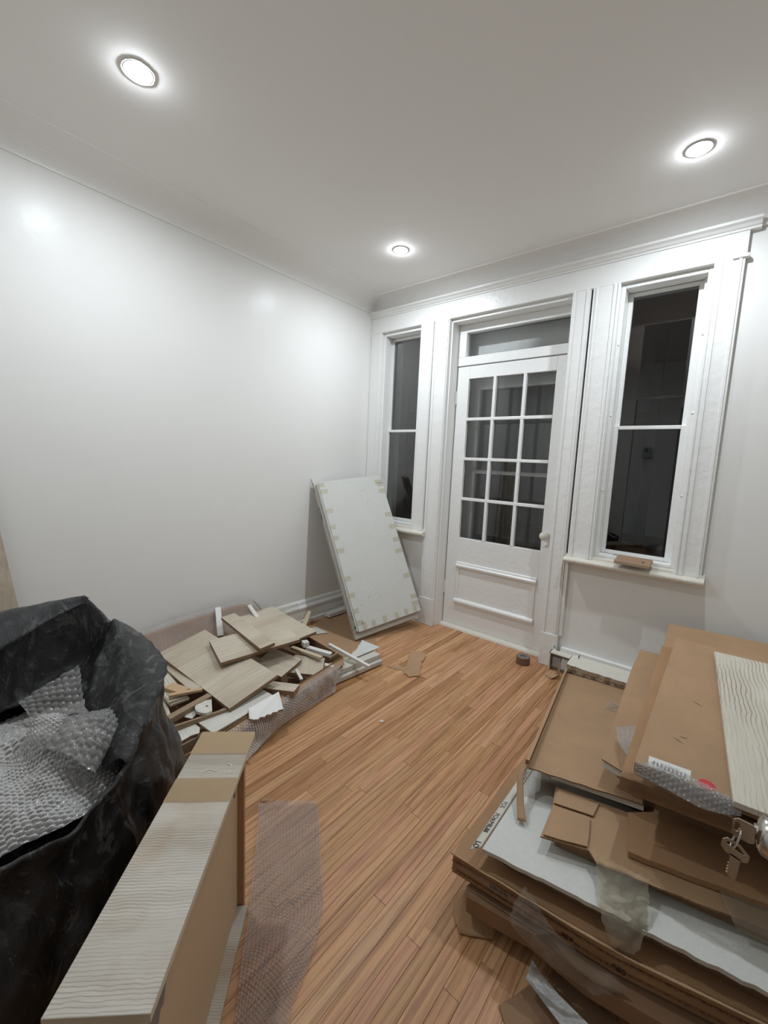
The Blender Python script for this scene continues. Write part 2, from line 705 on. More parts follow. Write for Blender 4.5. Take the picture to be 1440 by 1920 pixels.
def film(name, label, cat, rows, nu, nv, ms, amp=0.006, scale=28, seed=0.0, group=None, parent=None, ragged=0.0, thick=0.0):
    G = patch(rows, nu, nv)
    G = crumple(G, amp, scale, seed)
    if ragged:
        rnd = random.Random(int(seed * 10) + 3)
        for j in range(nv):
            G[0, j] += (G[0, j] - G[1, j]) * rnd.uniform(-ragged, ragged)
            G[-1, j] += (G[-1, j] - G[-2, j]) * rnd.uniform(-ragged, ragged)
        for i in range(nu):
            G[i, 0] += (G[i, 0] - G[i, 1]) * rnd.uniform(-ragged, ragged)
            G[i, -1] += (G[i, -1] - G[i, -2]) * rnd.uniform(-ragged, ragged)
    o = obj(name, MB().grid(G), ms, parent, smooth=True, recalc=False)
    if thick:
        md = o.modifiers.new('solid', 'SOLIDIFY')
        md.thickness = thick
        md.offset = 0
    if label:
        tag(o, label, cat, group)
    return o


def bubbles(name, label, cat, rows, pitch, height, ms, res=5, amp=0.004, scale=9, seed=0.0, group=None, flip=False, parent=None, irregular=0.12):
    """bubble wrap: a real sheet with a hexagonal field of raised bubbles"""
    R0 = patch(rows, 24, 24)
    Lu = np.linalg.norm(np.diff(R0, axis=0), axis=2).sum(0).mean()
    Lv = np.linalg.norm(np.diff(R0, axis=1), axis=2).sum(1).mean()
    nu = max(8, int(Lu / pitch * res))
    nv = max(8, int(Lv / pitch * res))
    # coarse patch + crumple, then fine interpolation
    cu, cv = max(12, min(60, int(Lu / 0.012))), max(12, min(90, int(Lv / 0.012)))
    Cg = crumple(patch(rows, cu, cv), amp, scale, seed)
    iu, iv = np.linspace(0, cu - 1.001, nu), np.linspace(0, cv - 1.001, nv)
    a, b = iu.astype(int), iv.astype(int)
    fu, fv = (iu - a)[:, None, None], (iv - b)[None, :, None]
    G = (Cg[a][:, b] * (1 - fu) * (1 - fv) + Cg[a + 1][:, b] * fu * (1 - fv) + Cg[a][:, b + 1] * (1 - fu) * fv + Cg[a + 1][:, b + 1] * fu * fv)
    N = normals(G) * (-1 if flip else 1)
    X = np.linspace(0, Lu, nu)[:, None] * np.ones((1, nv))
    Y = np.linspace(0, Lv, nv)[None, :] * np.ones((nu, 1))
    ph = seed * 1.7
    irr = 0.5 + 0.5 * np.sin(X * 31 + ph) * np.sin(Y * 27 + 2 * ph)
    X = X + irregular * pitch * (np.sin(Y * 41 + ph) + 0.7 * np.sin(X * 23 + Y * 67 + ph))
    Y = Y + irregular * pitch * (np.sin(X * 47 - ph) + 0.7 * np.sin(Y * 19 - X * 59))
    py = pitch * math.sqrt(3) / 2
    best = np.full((nu, nv), 9.0)
    row = np.floor(Y / py)
    for dr in (0, 1):
        rr = row + dr
        offx = (np.mod(rr, 2)) * pitch / 2
        cx = np.round((X - offx) / pitch) * pitch + offx
        best = np.minimum(best, np.hypot(X - cx, Y - rr * py))
    h = height * np.sqrt(np.clip(1 - (best / (pitch * 0.46)) ** 2, 0, 1)) ** 0.8
    h = h * (1 - irregular * 1.2 * irr)
    G = G + N * h[..., None]
    o = obj(name, MB().grid(G), ms, parent, smooth=True, recalc=False)
    if label:
        tag(o, label, cat, group)
    return o


# ================================================================== SETTING
RX, RY = 3.45, -3.12          # right wall, rear wall

# --- ceiling with coves
mb = MB()
mb.box((-0.15, -4.6, HC), (RX + 0.15, 0.35, HC + 0.1))
struct('ceiling', mb, 'ceiling_paint')


def cove(name, a, b, side, depth, rise):
    prof = [(0.0, 0.0)]
    for k in range(11):
        t = math.pi / 2 * k / 10
        prof.append((depth * (1 - math.cos(t)), rise * math.sin(t)))
    prof += [(depth + 0.006, rise), (depth + 0.006, rise + 0.004), (0, rise + 0.004)]
    mbv = MB().sweep(prof, a, b, side)
    o = struct(name, mbv, 'ceiling_paint', smooth=False)
    return o


ZR = 2.527
cove('trim_1', (0, RY, ZR), (0, 0, ZR), (1, 0, 0), 0.165, HC - ZR - 0.004)
cove('trim_2', (0, 0, ZR), (RX, 0, ZR), (0, -1, 0), 0.115, HC - ZR - 0.004)
# thin bead where the cove starts on the left wall, and at the ceiling line over the windows
mb = MB().sweep([(0, 0), (0.006, 0.001), (0.007, 0.008), (0, 0.01)], (0, RY, ZR - 0.008), (0, 0, ZR - 0.008), (1, 0, 0))
struct('trim_3', mb, 'trim_paint')
mb = MB().sweep([(0.108, -0.004), (0.122, -0.006), (0.126, 0.0), (0.108, 0.0)], (0.16, 0, HC), (RX, 0, HC), (0, -1, 0))
struct('trim_4', mb, 'ceiling_paint')

# --- walls
struct('wall_left', MB().box((-0.15, RY, -0.05), (0, 0.35, HC)), 'wall_paint')
struct('wall_right', MB().box((RX, RY, -0.05), (RX + 0.15, 0.35, HC)), 'wall_paint')
WL0, WL1 = 0.118, 0.515      # left window opening
DX0, DX1 = 0.772, 1.627      # door opening
WR0, WR1 = 1.885, 2.300      # right window opening
ZH = 2.345                   # head of openings
ZW = 0.775                   # foot of window openings
YO = 0.30                    # outer face of the back wall
mb = MB()
for x0, x1 in ((-0.15, WL0), (WL1, DX0), (DX1, WR0), (WR1, RX + 0.15)):
    mb.box((x0, 0, -0.05), (x1, YO, HC))
for x0, x1, z0, z1 in ((WL0, WL1, -0.05, ZW), (WR0, WR1, -0.05, ZW), (WL0, WL1, ZH, HC), (WR0, WR1, ZH, HC), (DX0, DX1, ZH, HC)):
    mb.box((x0, 0, z0), (x1, YO, z1))
struct('wall_back', mb, 'wall_paint')
# rear wall with the doorway the picture is taken from, hallway beyond
RD0, RD1 = 1.93, 2.70
mb = MB()
mb.box((-0.15, RY - 0.12, -0.05), (RD0, RY, HC))
mb.box((RD1, RY - 0.12, -0.05), (RX + 0.15, RY, HC))
mb.box((RD0, RY - 0.12, 2.08), (RD1, RY, HC))
struct('wall_rear', mb, 'wall_paint')
mb = MB()
mb.box((1.2, -4.6, -0.05), (RX + 0.15, -4.5, HC))
mb.box((1.1, -4.6, -0.05), (1.2, RY - 0.12, HC))
mb.box((RX + 0.05, -4.6, -0.05), (RX + 0.15, RY - 0.12, HC))
struct('wall_hallway', mb, 'wall_paint')
mb = MB()
for x0, x1 in ((RD0 - 0.10, RD0), (RD1, RD1 + 0.10)):
    mb.box((x0, RY, 0), (x1, RY + 0.02, 2.18))
mb.box((RD0 - 0.10, RY, 2.08), (RD1 + 0.10, RY + 0.022, 2.18))
struct('trim_5', mb, 'trim_paint', bevel=0.003)
mb = MB().box((1.36, RY, 0), (1.46, RY + 0.02, 2.2))
struct('trim_6', mb, 'trim_paint', bevel=0.003)

# --- floor: dark base, every board its own piece
floor = struct('floor', MB().box((0, -4.5, -0.05), (RX, 0.14, -0.012)), 'subfloor')
PW = 0.0462
rnd = random.Random(21)
plank_meshes = {}
stuff = MB()
joints = {}
for i in range(int(RX / PW) + 1):
    x0 = i * PW
    y = -0.001 if not (DX0 < x0 + PW / 2 < DX1) else 0.075
    yend = RY
    first = True
    while y > yend + 0.01:
        L = rnd.choice([0.55, 0.75, 0.9, 1.1, 1.3, 1.6]) * rnd.uniform(0.9, 1.1)
        if first:
            L *= rnd.uniform(0.35, 1.0)
            first = False
        L = min(L, y - yend)
        if y - L - yend < 0.18:
            L = y - yend
        w = min(PW, RX - x0)
        z = rnd.uniform(-0.0004, 0.0004)
        g = 0.0004
        if x0 < 2.24:
            me = MB()
            hw, hl = w / 2 - g, L / 2 - g
            bv = 0.0005
            me.add([(-hw, -hl, -0.012), (hw, -hl, -0.012), (hw, hl, -0.012), (-hw, hl, -0.012),
                    (-hw, -hl, -bv), (hw, -hl, -bv), (hw, hl, -bv), (-hw, hl, -bv),
                    (-hw + bv, -hl + bv, 0), (hw - bv, -hl + bv, 0), (hw - bv, hl - bv, 0), (-hw + bv, hl - bv, 0)],
                   [(8, 9, 10, 11)] + [(a, (a + 1) % 4, (a + 1) % 4 + 4, a + 4) for a in range(4)] +
                   [(a + 4, (a + 1) % 4 + 4, (a + 1) % 4 + 8, a + 8) for a in range(4)])
            o = bpy.data.objects.new('plank', mesh_of('plank', me, 'oak_floor'))
            o.location = (x0 + w / 2, y - L / 2, z)
            link(o, floor)
        else:
            stuff.box((x0 + g, y - L + g, -0.012), (x0 + w - g, y - g, z))
        y -= L
stuff.box((0.02, -4.48, -0.012), (RX - 0.02, RY - 0.001, 0.0))
o = obj('plank_field', stuff, 'oak_floor', floor)
o['kind'] = 'stuff'

# --- baseboards
prof = [(0, 0), (0.030, 0), (0.030, 0.022), (0.018, 0.03), (0.018, 0.115), (0.026, 0.122), (0.026, 0.132), (0.014, 0.150), (0.012, 0.172), (0.005, 0.184), (0, 0.184)]
struct('baseboard_left', MB().sweep(prof, (0, RY, 0), (0, -0.001, 0), (1, 0, 0)), 'trim_paint')
mb = MB().sweep(prof, (0.001, 0, 0), (0.63, 0, 0), (0, -1, 0))
struct('baseboard_back', mb, 'trim_paint')
mb = MB().sweep(prof, (0.001, RY, 0), (RD0 - 0.10, RY, 0), (0, 1, 0))
struct('baseboard_rear', mb, 'trim_paint')

# --- window wall woodwork: frieze board, cornice, casings, plinths
YC = -0.030


def casing(name, x0, x1, z0, z1, beads, y=YC):
    mbv = MB().box((x0, y, z0), (x1, 0.0, z1))
    for bx, bw in beads:
        mbv.box((bx, y - 0.006, z0), (bx + bw, y, z1))
    return struct(name, mbv, 'trim_paint', bevel=0.0025)


mb = MB().box((0.0, YC, 2.352), (2.424, 0, 2.474))
mb.box((2.37, YC - 0.012, 2.350), (2.434, 0, 2.366))
struct('trim_7', mb, 'trim_paint', bevel=0.0025)
prof = [(0, 0), (0.034, 0), (0.036, 0.010), (0.042, 0.012), (0.052, 0.024), (0.066, 0.031), (0.068, 0.042), (0.060, 0.046), (0, 0.046)]
struct('trim_8', MB().sweep(prof, (0, 0, 2.474), (2.464, 0, 2.474), (0, -1, 0)), 'trim_paint')
struct('trim_9', MB().sweep([(0, 0), (0.02, 0), (0.026, 0.02), (0.018, 0.034), (0, 0.034)], (2.46, 0, 2.486), (RX, 0, 2.486), (0, -1, 0)), 'trim_paint')
casing('trim_10', 0.0, 0.118, 0.755, 2.352, [(0.010, 0.016), (0.098, 0.012)])
casing('trim_11', 0.515, 0.632, 0.755, 2.352, [(0.520, 0.012), (0.612, 0.014)])
casing('trim_12', 0.640, 0.772, 0.222, 2.352, [(0.652, 0.014), (0.748, 0.016)])
casing('trim_13', 1.627, 1.730, 0.222, 2.352, [(1.632, 0.016), (1.706, 0.014)])
casing('trim_14', 1.742, 1.885, 0.755, 2.352, [(1.758, 0.012), (1.850, 0.016), (1.872, 0.010)])
casing('trim_15', 2.300, 2.420, 0.755, 2.352, [(2.304, 0.010), (2.322, 0.016), (2.396, 0.014)])
for nm, x0, x1 in (('trim_16', 0.638, 0.774), ('trim_17', 1.625, 1.732)):
    mbv = MB().box((x0, YC - 0.008, 0.0), (x1, 0, 0.222))
    struct(nm, mbv, 'trim_paint', bevel=0.004)
# dark open seam between the right door casing and the window casing
struct('trim_18', MB().box((1.7305, -0.006, 0.76), (1.7415, -0.001, 2.352)), 'brown_frame')


# window sills (stool with rounded nosing and an apron step)
def sill(name, x0, x1):
    prof = [(-0.03, -0.012), (0.055, -0.018)]
    for k in range(9):
        a = -math.pi / 2 + math.pi * k / 8
        prof.append((0.066 + 0.016 * math.cos(a), -0.002 + 0.016 * math.sin(a)))
    prof += [(0.03, 0.016), (0.028, 0.030), (-0.03, 0.034)]
    return struct(name, MB().sweep(prof, (x0, 0, 0.738), (x1, 0, 0.738), (0, -1, 0)), 'old_sill_paint')


struct('trim_21', MB().box((1.7305, -0.022, 0.222), (1.752, 0.0, 0.722)), 'trim_paint', bevel=0.002)
sill('trim_19', 0.0, 0.664)
sill('trim_20', 1.733, 2.436)


# --- windows: frame, two sashes, panes, brown outer frame
def window(name, x0, x1, gx0, gx1):
    w = root(name, ((x0 + x1) / 2, 0.08, ZW), kind='structure')
    mbv = MB()
    # stepped reveal stops
    for a, b in ((x0, x0 + 0.022), (x1 - 0.022, x1)):
        mbv.box((a, 0.0, ZW), (b, 0.06, ZH))
    mbv.box((x0 + 0.022, 0.0, ZH - 0.02), (x1 - 0.022, 0.06, ZH))
    mbv.box((x0 + 0.022, 0.0, ZW), (x1 - 0.022, 0.0745, ZW + 0.0175))
    obj('window_frame', mbv, 'trim_paint', w, bevel=0.003)
    mbv = MB()
    mbv.box((x0 + 0.001, 0.0605, ZW), (gx0 - 0.0245, 0.13, ZH - 0.001))
    mbv.box((gx1 + 0.0245, 0.0605, ZW), (x1 - 0.001, 0.13, ZH - 0.001))
    mbv.box((gx0 - 0.024, 0.061, 2.328), (gx1 + 0.024, 0.13, ZH - 0.001))
    obj('blind_stop', mbv, 'trim_paint', w, bevel=0.002)
    for z0, z1, yy, nm in ((0.815, 1.545, 0.075, 'lower_sash'), (1.568, 2.305, 0.095, 'upper_sash')):
        s = MB()
        s.box((gx0 - 0.024, yy, z0 - 0.022), (gx0, yy + 0.026, z1 + 0.02))
        s.box((gx1, yy, z0 - 0.022), (gx1 + 0.024, yy + 0.026, z1 + 0.02))
        s.box((gx0, yy, z0 - 0.022), (gx1, yy + 0.026, z0))
        s.box((gx0, yy - (0.006 if nm == 'lower_sash' else 0), z1), (gx1, yy + 0.026, z1 + 0.02))
        so = obj(nm, s, 'trim_paint', w, bevel=0.002)
        g = MB().box((gx0 - 0.004, yy + 0.012, z0 - 0.004), (gx1 + 0.004, yy + 0.016, z1 + 0.004))
        obj('pane', g, 'window_glass', so)
    # screw caps / sash pins on the stops
    for bz in (1.18, 1.62, 2.02):
        for bx in (x0 + 0.014, x1 - 0.012):
            obj('screw_cap', MB().lathe((bx, 0.0, bz), (0, -1, 0), [(0.005, 0), (0.0045, 0.003), (0.0, 0.004)], 10), 'trim_paint', w, smooth=True)
    for bx in (gx0 + 0.02, gx1 - 0.02):
        obj('sash_pin', MB().lathe((bx, 0.066, 0.786), (0, -1, 0), [(0.006, 0), (0.006, 0.006), (0.0, 0.009)], 10), 'trim_paint', w, smooth=True)
    # outer storm frame, painted brown
    s = MB()
    for a, b in ((x0 + 0.001, gx0 + 0.045), (gx1 - 0.03, x1 - 0.001)):
        s.box((a, 0.268, ZW), (b, 0.296, ZH))
    s.box((gx0 + 0.045, 0.27, ZH - 0.16), (gx1 - 0.03, 0.294, ZH))
    s.box((gx0 + 0.045, 0.27, ZW), (gx1 - 0.03, 0.294, ZW + 0.05))
    s.box((gx0 + 0.045, 0.274, 1.745), (gx1 - 0.03, 0.29, 1.76))
    obj('storm_frame', s, 'brown_frame', w)
    return w


window('window_1', WL0, WL1, 0.155, 0.478)
window('window_2', WR0, WR1, 1.931, 2.239)

# --- glazed door with transom
D = root('door_1', ((DX0 + DX1) / 2, 0.1, 0.0), kind='structure')
YD = 0.101
T2_ = 0.042
gx0, gx1, gz0, gz1 = 0.888, 1.527, 0.727, 1.936
lx0, lx1 = 0.790, 1.6265
obj('hinge_stile', MB().box((lx0, YD, 0.022), (gx0, YD + T2_, 2.028)), 'trim_paint', D, bevel=0.002)
ls = obj('lock_stile', MB().box((gx1, YD, 0.022), (lx1, YD + T2_, 2.028)), 'trim_paint', D, bevel=0.002)
obj('top_rail', MB().box((gx0, YD, gz1), (gx1, YD + T2_, 2.028)), 'trim_paint', D, bevel=0.002)
obj('lower_panel_board', MB().box((gx0, YD, 0.022), (gx1, YD + T2_, gz0)), 'trim_paint', D, bevel=0.002)
mw = 0.022
xs = [gx0, 1.098, 1.320, gx1]
zs = [gz0, 1.033, 1.340, 1.638, gz1]
for x in xs[1:-1]:
    obj('muntin', MB().box((x - mw / 2, YD - 0.002, gz0), (x + mw / 2, YD + T2_ - 0.004, gz1)), 'trim_paint', D, bevel=0.003)
for z in zs[1:-1]:
    obj('muntin', MB().box((gx0, YD - 0.003, z - mw / 2), (gx1, YD + T2_ - 0.005, z + mw / 2)), 'trim_paint', D, bevel=0.003)
for i in range(3):
    for j in range(4):
        obj('pane', MB().box((xs[i] + 0.004, YD + 0.022, zs[j] + 0.004), (xs[i + 1] - 0.004, YD + 0.026, zs[j + 1] - 0.004)), 'window_glass', D)
# raised moulding round the lower panel
px0, px1, pz0, pz1 = 0.888, 1.522, 0.190, 0.536
mo = [(0, 0.0), (0.010, 0.002), (0.020, 0.012), (0.022, 0.024), (0.012, 0.034), (0.010, 0.046), (0.0, 0.050)]
pm = obj('panel_moulding', MB().sweep(mo, (px0, YD, pz1 - 0.05), (px1, YD, pz1 - 0.05), (0, -1, 0))
         .sweep([(a, -b) for a, b in mo], (px0, YD, pz0 + 0.05), (px1, YD, pz0 + 0.05), (0, -1, 0))
         .box((px0 + 0.006, YD - 0.007, pz0 + 0.045), (px0 + 0.024, YD, pz1 - 0.045))
         .box((px1 - 0.024, YD - 0.007, pz0 + 0.045), (px1 - 0.006, YD, pz1 - 0.045)), 'trim_paint', D)
kn = obj('door_knob', MB().lathe((1.560, YD, 0.842), (0, -1, 0), [(0.0, 0), (0.024, 0.0), (0.024, 0.006), (0.012, 0.012), (0.011, 0.030), (0.020, 0.036), (0.028, 0.048), (0.029, 0.058), (0.024, 0.068), (0.012, 0.074), (0.0, 0.075)], 28), 'old_sill_paint', D, smooth=True)
obj('keyhole_plate', MB().lathe((1.562, YD, 0.776), (0, -1, 0), [(0.0, 0.0), (0.014, 0.0), (0.013, 0.004), (0.0, 0.006)], 18), 'trim_paint', D, smooth=True)
for hz in (1.80, 0.31):
    hb = MB()
    for k in range(5):
        hb.cyl((0.786, YD - 0.008, hz - 0.048 + k * 0.0195), (0, 0, 1), 0.0085, 0.0175, 12)
    hb.cyl((0.786, YD - 0.008, hz - 0.058), (0, 0, 1), 0.005, 0.116, 10)
    hb.box((0.79, YD - 0.003, hz - 0.048), (0.80, YD + 0.001, hz + 0.048))
    obj('hinge', hb, 'trim_paint', D)
tb = MB()
tb.box((DX0 + 0.012, YD - 0.006, 2.034), (DX1, YD + 0.05, 2.098))
tb.box((DX0 + 0.012, YD - 0.006, 2.272), (DX1, YD + 0.05, 2.330))
tb.box((DX0 + 0.012, YD - 0.006, 2.098), (0.851, YD + 0.05, 2.272))
tb.box((1.600, YD - 0.006, 2.098), (DX1, YD + 0.05, 2.272))
tf = obj('transom_frame', tb, 'trim_paint', D, bevel=0.003)
obj('pane', MB().box((0.847, YD + 0.026, 2.094), (1.604, YD + 0.030, 2.276)), 'window_glass', tf)
jb = MB()
jb.box((DX0, 0.0, 0.0), (DX0 + 0.012, YD + 0.09, ZH))
jb.box((DX1 - 0.0005, 0.0, 0.0), (DX1, YD + 0.09, ZH))
jb.box((DX0 + 0.012, 0.0, ZH - 0.015), (DX1 - 0.001, YD + 0.09, ZH))
obj('jamb', jb, 'trim_paint', D)
obj('threshold', MB().sweep([(0, 0), (0.05, 0), (0.045, 0.012), (0.02, 0.021), (-0.10, 0.021), (-0.10, 0)], (DX0 + 0.012, 0.10, 0), (DX1, 0.10, 0), (0, -1, 0)), 'old_sill_paint', D)
# outer storm door, white frame with a middle bar, behind the glazed door
S = root('door_2', (1.2, 0.25, 0.0), kind='structure')
sb = MB()
sb.box((0.785, 0.24, 0.0), (0.915, 0.285, 2.30))
sb.box((1.560, 0.24, 0.0), (1.626, 0.285, 2.30))
sb.box((0.915, 0.24, 1.875), (1.560, 0.285, 2.30))
sb.box((0.915, 0.24, 0.0), (1.560, 0.285, 0.42))
obj('storm_door_frame', sb, 'trim_paint', S, bevel=0.002)
obj('storm_door_bar', MB().box((0.915, 0.252, 1.232), (1.560, 0.272, 1.258)), 'trim_paint', S)
obj('pane', MB().box((0.91, 0.262, 0.41), (1.565, 0.266, 1.88)), 'window_glass', S)

# --- outside: dark balcony posts and the wall across the lane
mb = MB().box((-2.5, 2.6, -0.5), (4.5, 2.7, 4.0))
struct('wall_outside', mb, 'night_wall')
bal = root('balcony_screen', (1.0, 1.2, 0.0), 'dark balcony posts and rails seen through the door panes', 'balcony screen')
for x in (0.35, 0.80, 1.08, 1.45, 1.95):
    obj('post', MB().box((x - 0.03, 1.17, -0.3), (x + 0.03, 1.23, 2.6)), 'night_dark', bal)
for z in (1.74, 0.75):
    obj('rail', MB().box((-0.1, 1.18, z - 0.03), (2.3, 1.22, z + 0.03)), 'night_dark', bal)

# ================================================================== POT LIGHTS
lab = ['round recessed ceiling light with ragged plaster edge, nearest the left wall and camera',
       'small round recessed ceiling light above the corner by the left window',
       'round recessed ceiling light in front of the right window']
for i, (x, y) in enumerate(POT_LIGHTS):
    L = root('ceiling_light', (x, y, HC), lab[i], 'ceiling light', 'recessed ceiling lights')
    prof = [(0.0, -0.0004), (0.046, -0.0004), (0.0475, -0.0030), (0.0455, -0.0036), (0.040, -0.0024), (0.033, -0.0010), (0.0, -0.0008)]
    obj('trim_ring', MB().lathe((x, y, HC), (0, 0, 1), prof, 40), 'white_foil', L, smooth=True)
    obj('lens', MB().lathe((x, y, HC), (0, 0, 1), [(0.0, -0.016), (0.014, -0.0150), (0.023, -0.0120), (0.0285, -0.0075), (0.031, -0.0012)], 40), 'lamp_lens', L, smooth=True)
    ld = bpy.data.lights.new('downlight', 'AREA')
    ld.shape = 'DISK'
    ld.size = 0.055
    ld.energy = LAMP_WATTS
    ld.color = LAMP_COLOR
    ld.spread = math.radians(168)
    lo = bpy.data.objects.new('downlight', ld)
    lo.location = (x, y, HC - 0.0175)
    link(lo, L)
    if i == 0:
        rr = random.Random(4)
        G = []
        for k in range(57):
            a = 2 * math.pi * k / 56
            j = rr.uniform(-0.002, 0.003) if k < 56 else 0
            if k == 56:
                G.append(G[0])
                continue
            G.append([(x + math.cos(a) * q, y + math.sin(a) * q, HC - dz) for q, dz in ((0.0475, 0.0005), (0.0485 + j * 0.6, 0.003), (0.0515 + j * 0.6, 0.0035), (0.0535 + j, 0.0005))])
        obj('plaster_edge', MB().grid(G), 'white_foil', L, recalc=False)

# ================================================================== SMALL WALL FITTINGS (seen in the window reflection)
it = root('intercom', (1.636, RY, 1.47), 'grey wall intercom reflected in the right window', 'intercom')
obj('housing', MB().box((1.59, RY, 1.47), (1.68, RY + 0.035, 1.60)), 'outlet_grey', it, bevel=0.004)
obj('speaker', MB().cyl((1.635, RY + 0.035, 1.56), (0, 1, 0), 0.016, 0.003, 16), 'ink', it)
ls_ = root('light_switch', (1.636, RY, 1.33), 'small white light switch under the intercom', 'light switch')
obj('plate', MB().box((1.60, RY, 1.33), (1.672, RY + 0.006, 1.44)), 'socket_white', ls_, bevel=0.002)
obj('toggle', MB().box((1.630, RY + 0.006, 1.375), (1.642, RY + 0.016, 1.395)), 'outlet_grey', ls_)

# low boxed ledge along the foot of the back wall, its front edge broken open
led = root('baseboard_right', (2.3, -0.05, 0), kind='structure')
obj('ledge_back', MB().box((1.756, -0.03, 0.0), (RX, 0.0, 0.15)), 'trim_paint', led, bevel=0.003)
P = [(1.835, -0.03, 0.128), (2.62, -0.03, 0.136), (2.62, -0.150, 0.110)] + [(2.62 - k * 0.0262, -0.146 + random.uniform(-0.006, 0.006), 0.110 - 0.004 * k / 30) for k in range(1, 30)] + [(1.832, -0.140, 0.106)]
obj('broken_ledge', MB().prism(P, (0, 0, -0.024), 0, 1, 1), ['old_sill_paint', 'chipboard_broken'], led)
lay = MB()
P2 = [(1.84, -0.04, 0.082)] + [(2.60, -0.04, 0.082)] + [(2.60 - k * 0.0253, -0.142 + random.uniform(-0.014, 0.010), 0.080) for k in range(0, 31)]
lay.prism(P2, (0, 0, -0.016))
obj('torn_layer', lay, 'chipboard_broken', led)
obj('nail', MB().cyl((1.875, -0.05, 0.125), (0.2, -0.1, 1), 0.003, 0.022, 8), 'ink', led)
# outlet recessed in the end of the ledge
ou = root('wall_outlet', (1.765, -0.09, 0.0), 'grey floor-level outlet box at the foot of the door casing', 'outlet')
ob = MB()
ob.box((1.706, -0.086, 0.0), (1.715, -0.03, 0.124))
ob.box((1.706, -0.086, 0.115), (1.832, -0.03, 0.124))
ob.box((1.706, -0.036, 0.0), (1.832, -0.031, 0.12))
obj('box_frame', ob, 'old_sill_paint', ou, bevel=0.002)
obj('back_plate', MB().box((1.716, -0.046, 0.002), (1.83, -0.037, 0.112)), 'outlet_grey', ou)
obj('socket', MB().box((1.72, -0.062, 0.022), (1.775, -0.047, 0.092)), 'outlet_grey', ou, bevel=0.003)
obj('socket_cover', MB().box((1.783, -0.080, 0.03), (1.826, -0.05, 0.10)), 'socket_white', ou, bevel=0.002)
obj('open_slot', MB().box((1.716, YC - 0.0092, 0.135), (1.728, YC - 0.0075, 0.155)), 'outlet_grey', ou)

# ================================================================== LEANING PANEL BOXES (corner)
# two flat white cartons leaning on the left wall; in-plane axes: e = along the foot, h = up the slope
e = Vector((0.257, 0.960, 0.109)).normalized()
h = Vector((-0.430, 0.013, 0.903))
h = (h - e * h.dot(e)).normalized()
nrm = e.cross(h).normalized()
if nrm.x < 0:
    nrm = -nrm
foot = Vector((0.572, -0.668, 0.080)) - e * 0.022 - h * 0.046 - nrm * 0.036


def lean_pt(a, b, c):
    """a along the foot, b up the slope, c out of the front face"""
    return foot + e * a + h * b + nrm * c


def lean_box(name, a0, a1, b0, b1, c0, c1, ms, parent, bevel=0.003):
    vs = [lean_pt(a, b, c) for c in (c0, c1) for a, b in ((a0, b0), (a1, b0), (a1, b1), (a0, b1))]
    mbv = MB().add(vs, [(0, 1, 2, 3), (4, 5, 6, 7), (0, 1, 5, 4), (1, 2, 6, 5), (2, 3, 7, 6), (3, 0, 4, 7)])
    return obj(name, mbv, ms, parent, bevel=bevel)


PLW = 0.584
PLH = 1.205
back = root('flat_carton', foot, 'white flat carton leaning on the left wall behind a matching one', 'carton', 'white cartons leaning in the corner')
lean_box('carton_body', 0.0, PLW, 0.0, PLH, -0.030, 0.0, 'dirty_white_card', back)
lean_box('seam', -0.001, 0.0, 0.01, PLH - 0.03, -0.012, -0.009, 'stain_brown', back, 0)
lean_box('brown_corner', PLW - 0.06, PLW + 0.022, PLH - 0.12, PLH - 0.004, -0.026, -0.022, 'cardboard_warm', back, 0)
front = root('flat_carton', lean_pt(0.02, 0.045, 0.002), 'front white flat carton leaning in the corner, taped edges and green sticker', 'carton', 'white cartons leaning in the corner')
lean_box('carton_body', 0.012, PLW + 0.004, 0.052, PLH - 0.02, 0.004, 0.030, 'white_card', front)
lid = lean_box('lid_sheet', 0.022, PLW + 0.010, 0.046, PLH - 0.012, 0.0325, 0.036, 'white_card', front, 0.001)
lean_box('edge_liner', 0.010, PLW, 0.046, 0.052, 0.012, 0.026, 'cardboard_dark', front, 0)
rt_ = random.Random(3)
for k, b in enumerate((0.10, 0.17, 0.30, 0.40, 0.52, 0.62, 0.72, 0.82, 0.93, 1.03, 1.10, 1.135)):
    for s in (0, 1):
        if (k + s) % 5 == 4:
            continue
        bb = b + rt_.uniform(-0.02, 0.02)
        if s:
            lean_box('tape', PLW - 0.055 + rt_.uniform(-0.01, 0.01), PLW + 0.0105, bb, bb + 0.036, 0.0362, 0.0366, 'tape_tan', lid, 0)
        else:
            lean_box('tape', 0.0215, 0.075 + rt_.uniform(-0.01, 0.01), bb, bb + 0.036, 0.0362, 0.0366, 'tape_tan', lid, 0)
for a in (0.06, 0.14, 0.24, 0.35, 0.44, 0.53):
    lean_box('tape', a, a + 0.034, 0.046, 0.046 + rt_.uniform(0.04, 0.06), 0.0362, 0.0366, 'tape_tan', lid, 0)
for k in range(40):
    cl = rt_.choice([(0.42, 1.08), (0.36, 0.98), (0.17, 0.24), (0.22, 0.16), (0.2, 0.27)])
    a, b = cl[0] + rt_.gauss(0, 0.035), cl[1] + rt_.gauss(0, 0.03)
    s = rt_.uniform(0.0015, 0.004)
    lean_box('scuff', a, a + s * rt_.uniform(0.5, 1), b, b + s * 1.6, 0.0361, 0.0364, 'tape_grey', lid, 0)
bcl = lean_box('barcode_label', 0.0110, 0.0120, 0.115, 0.215, 0.006, 0.029, 'paper_white', front, 0)
for k in range(16):
    b0 = 0.135 + k * 0.0042
    lean_box('barcode_bar', 0.0105, 0.0110, b0, b0 + rt_.uniform(0.001, 0.003), 0.010, 0.026, 'ink', bcl, 0)
gs = MB().cyl(lean_pt(0.0120, 0.083, 0.017), -e, 0.0115, 0.0012, 24)
obj('green_sticker', gs, 'sticker_green', front)
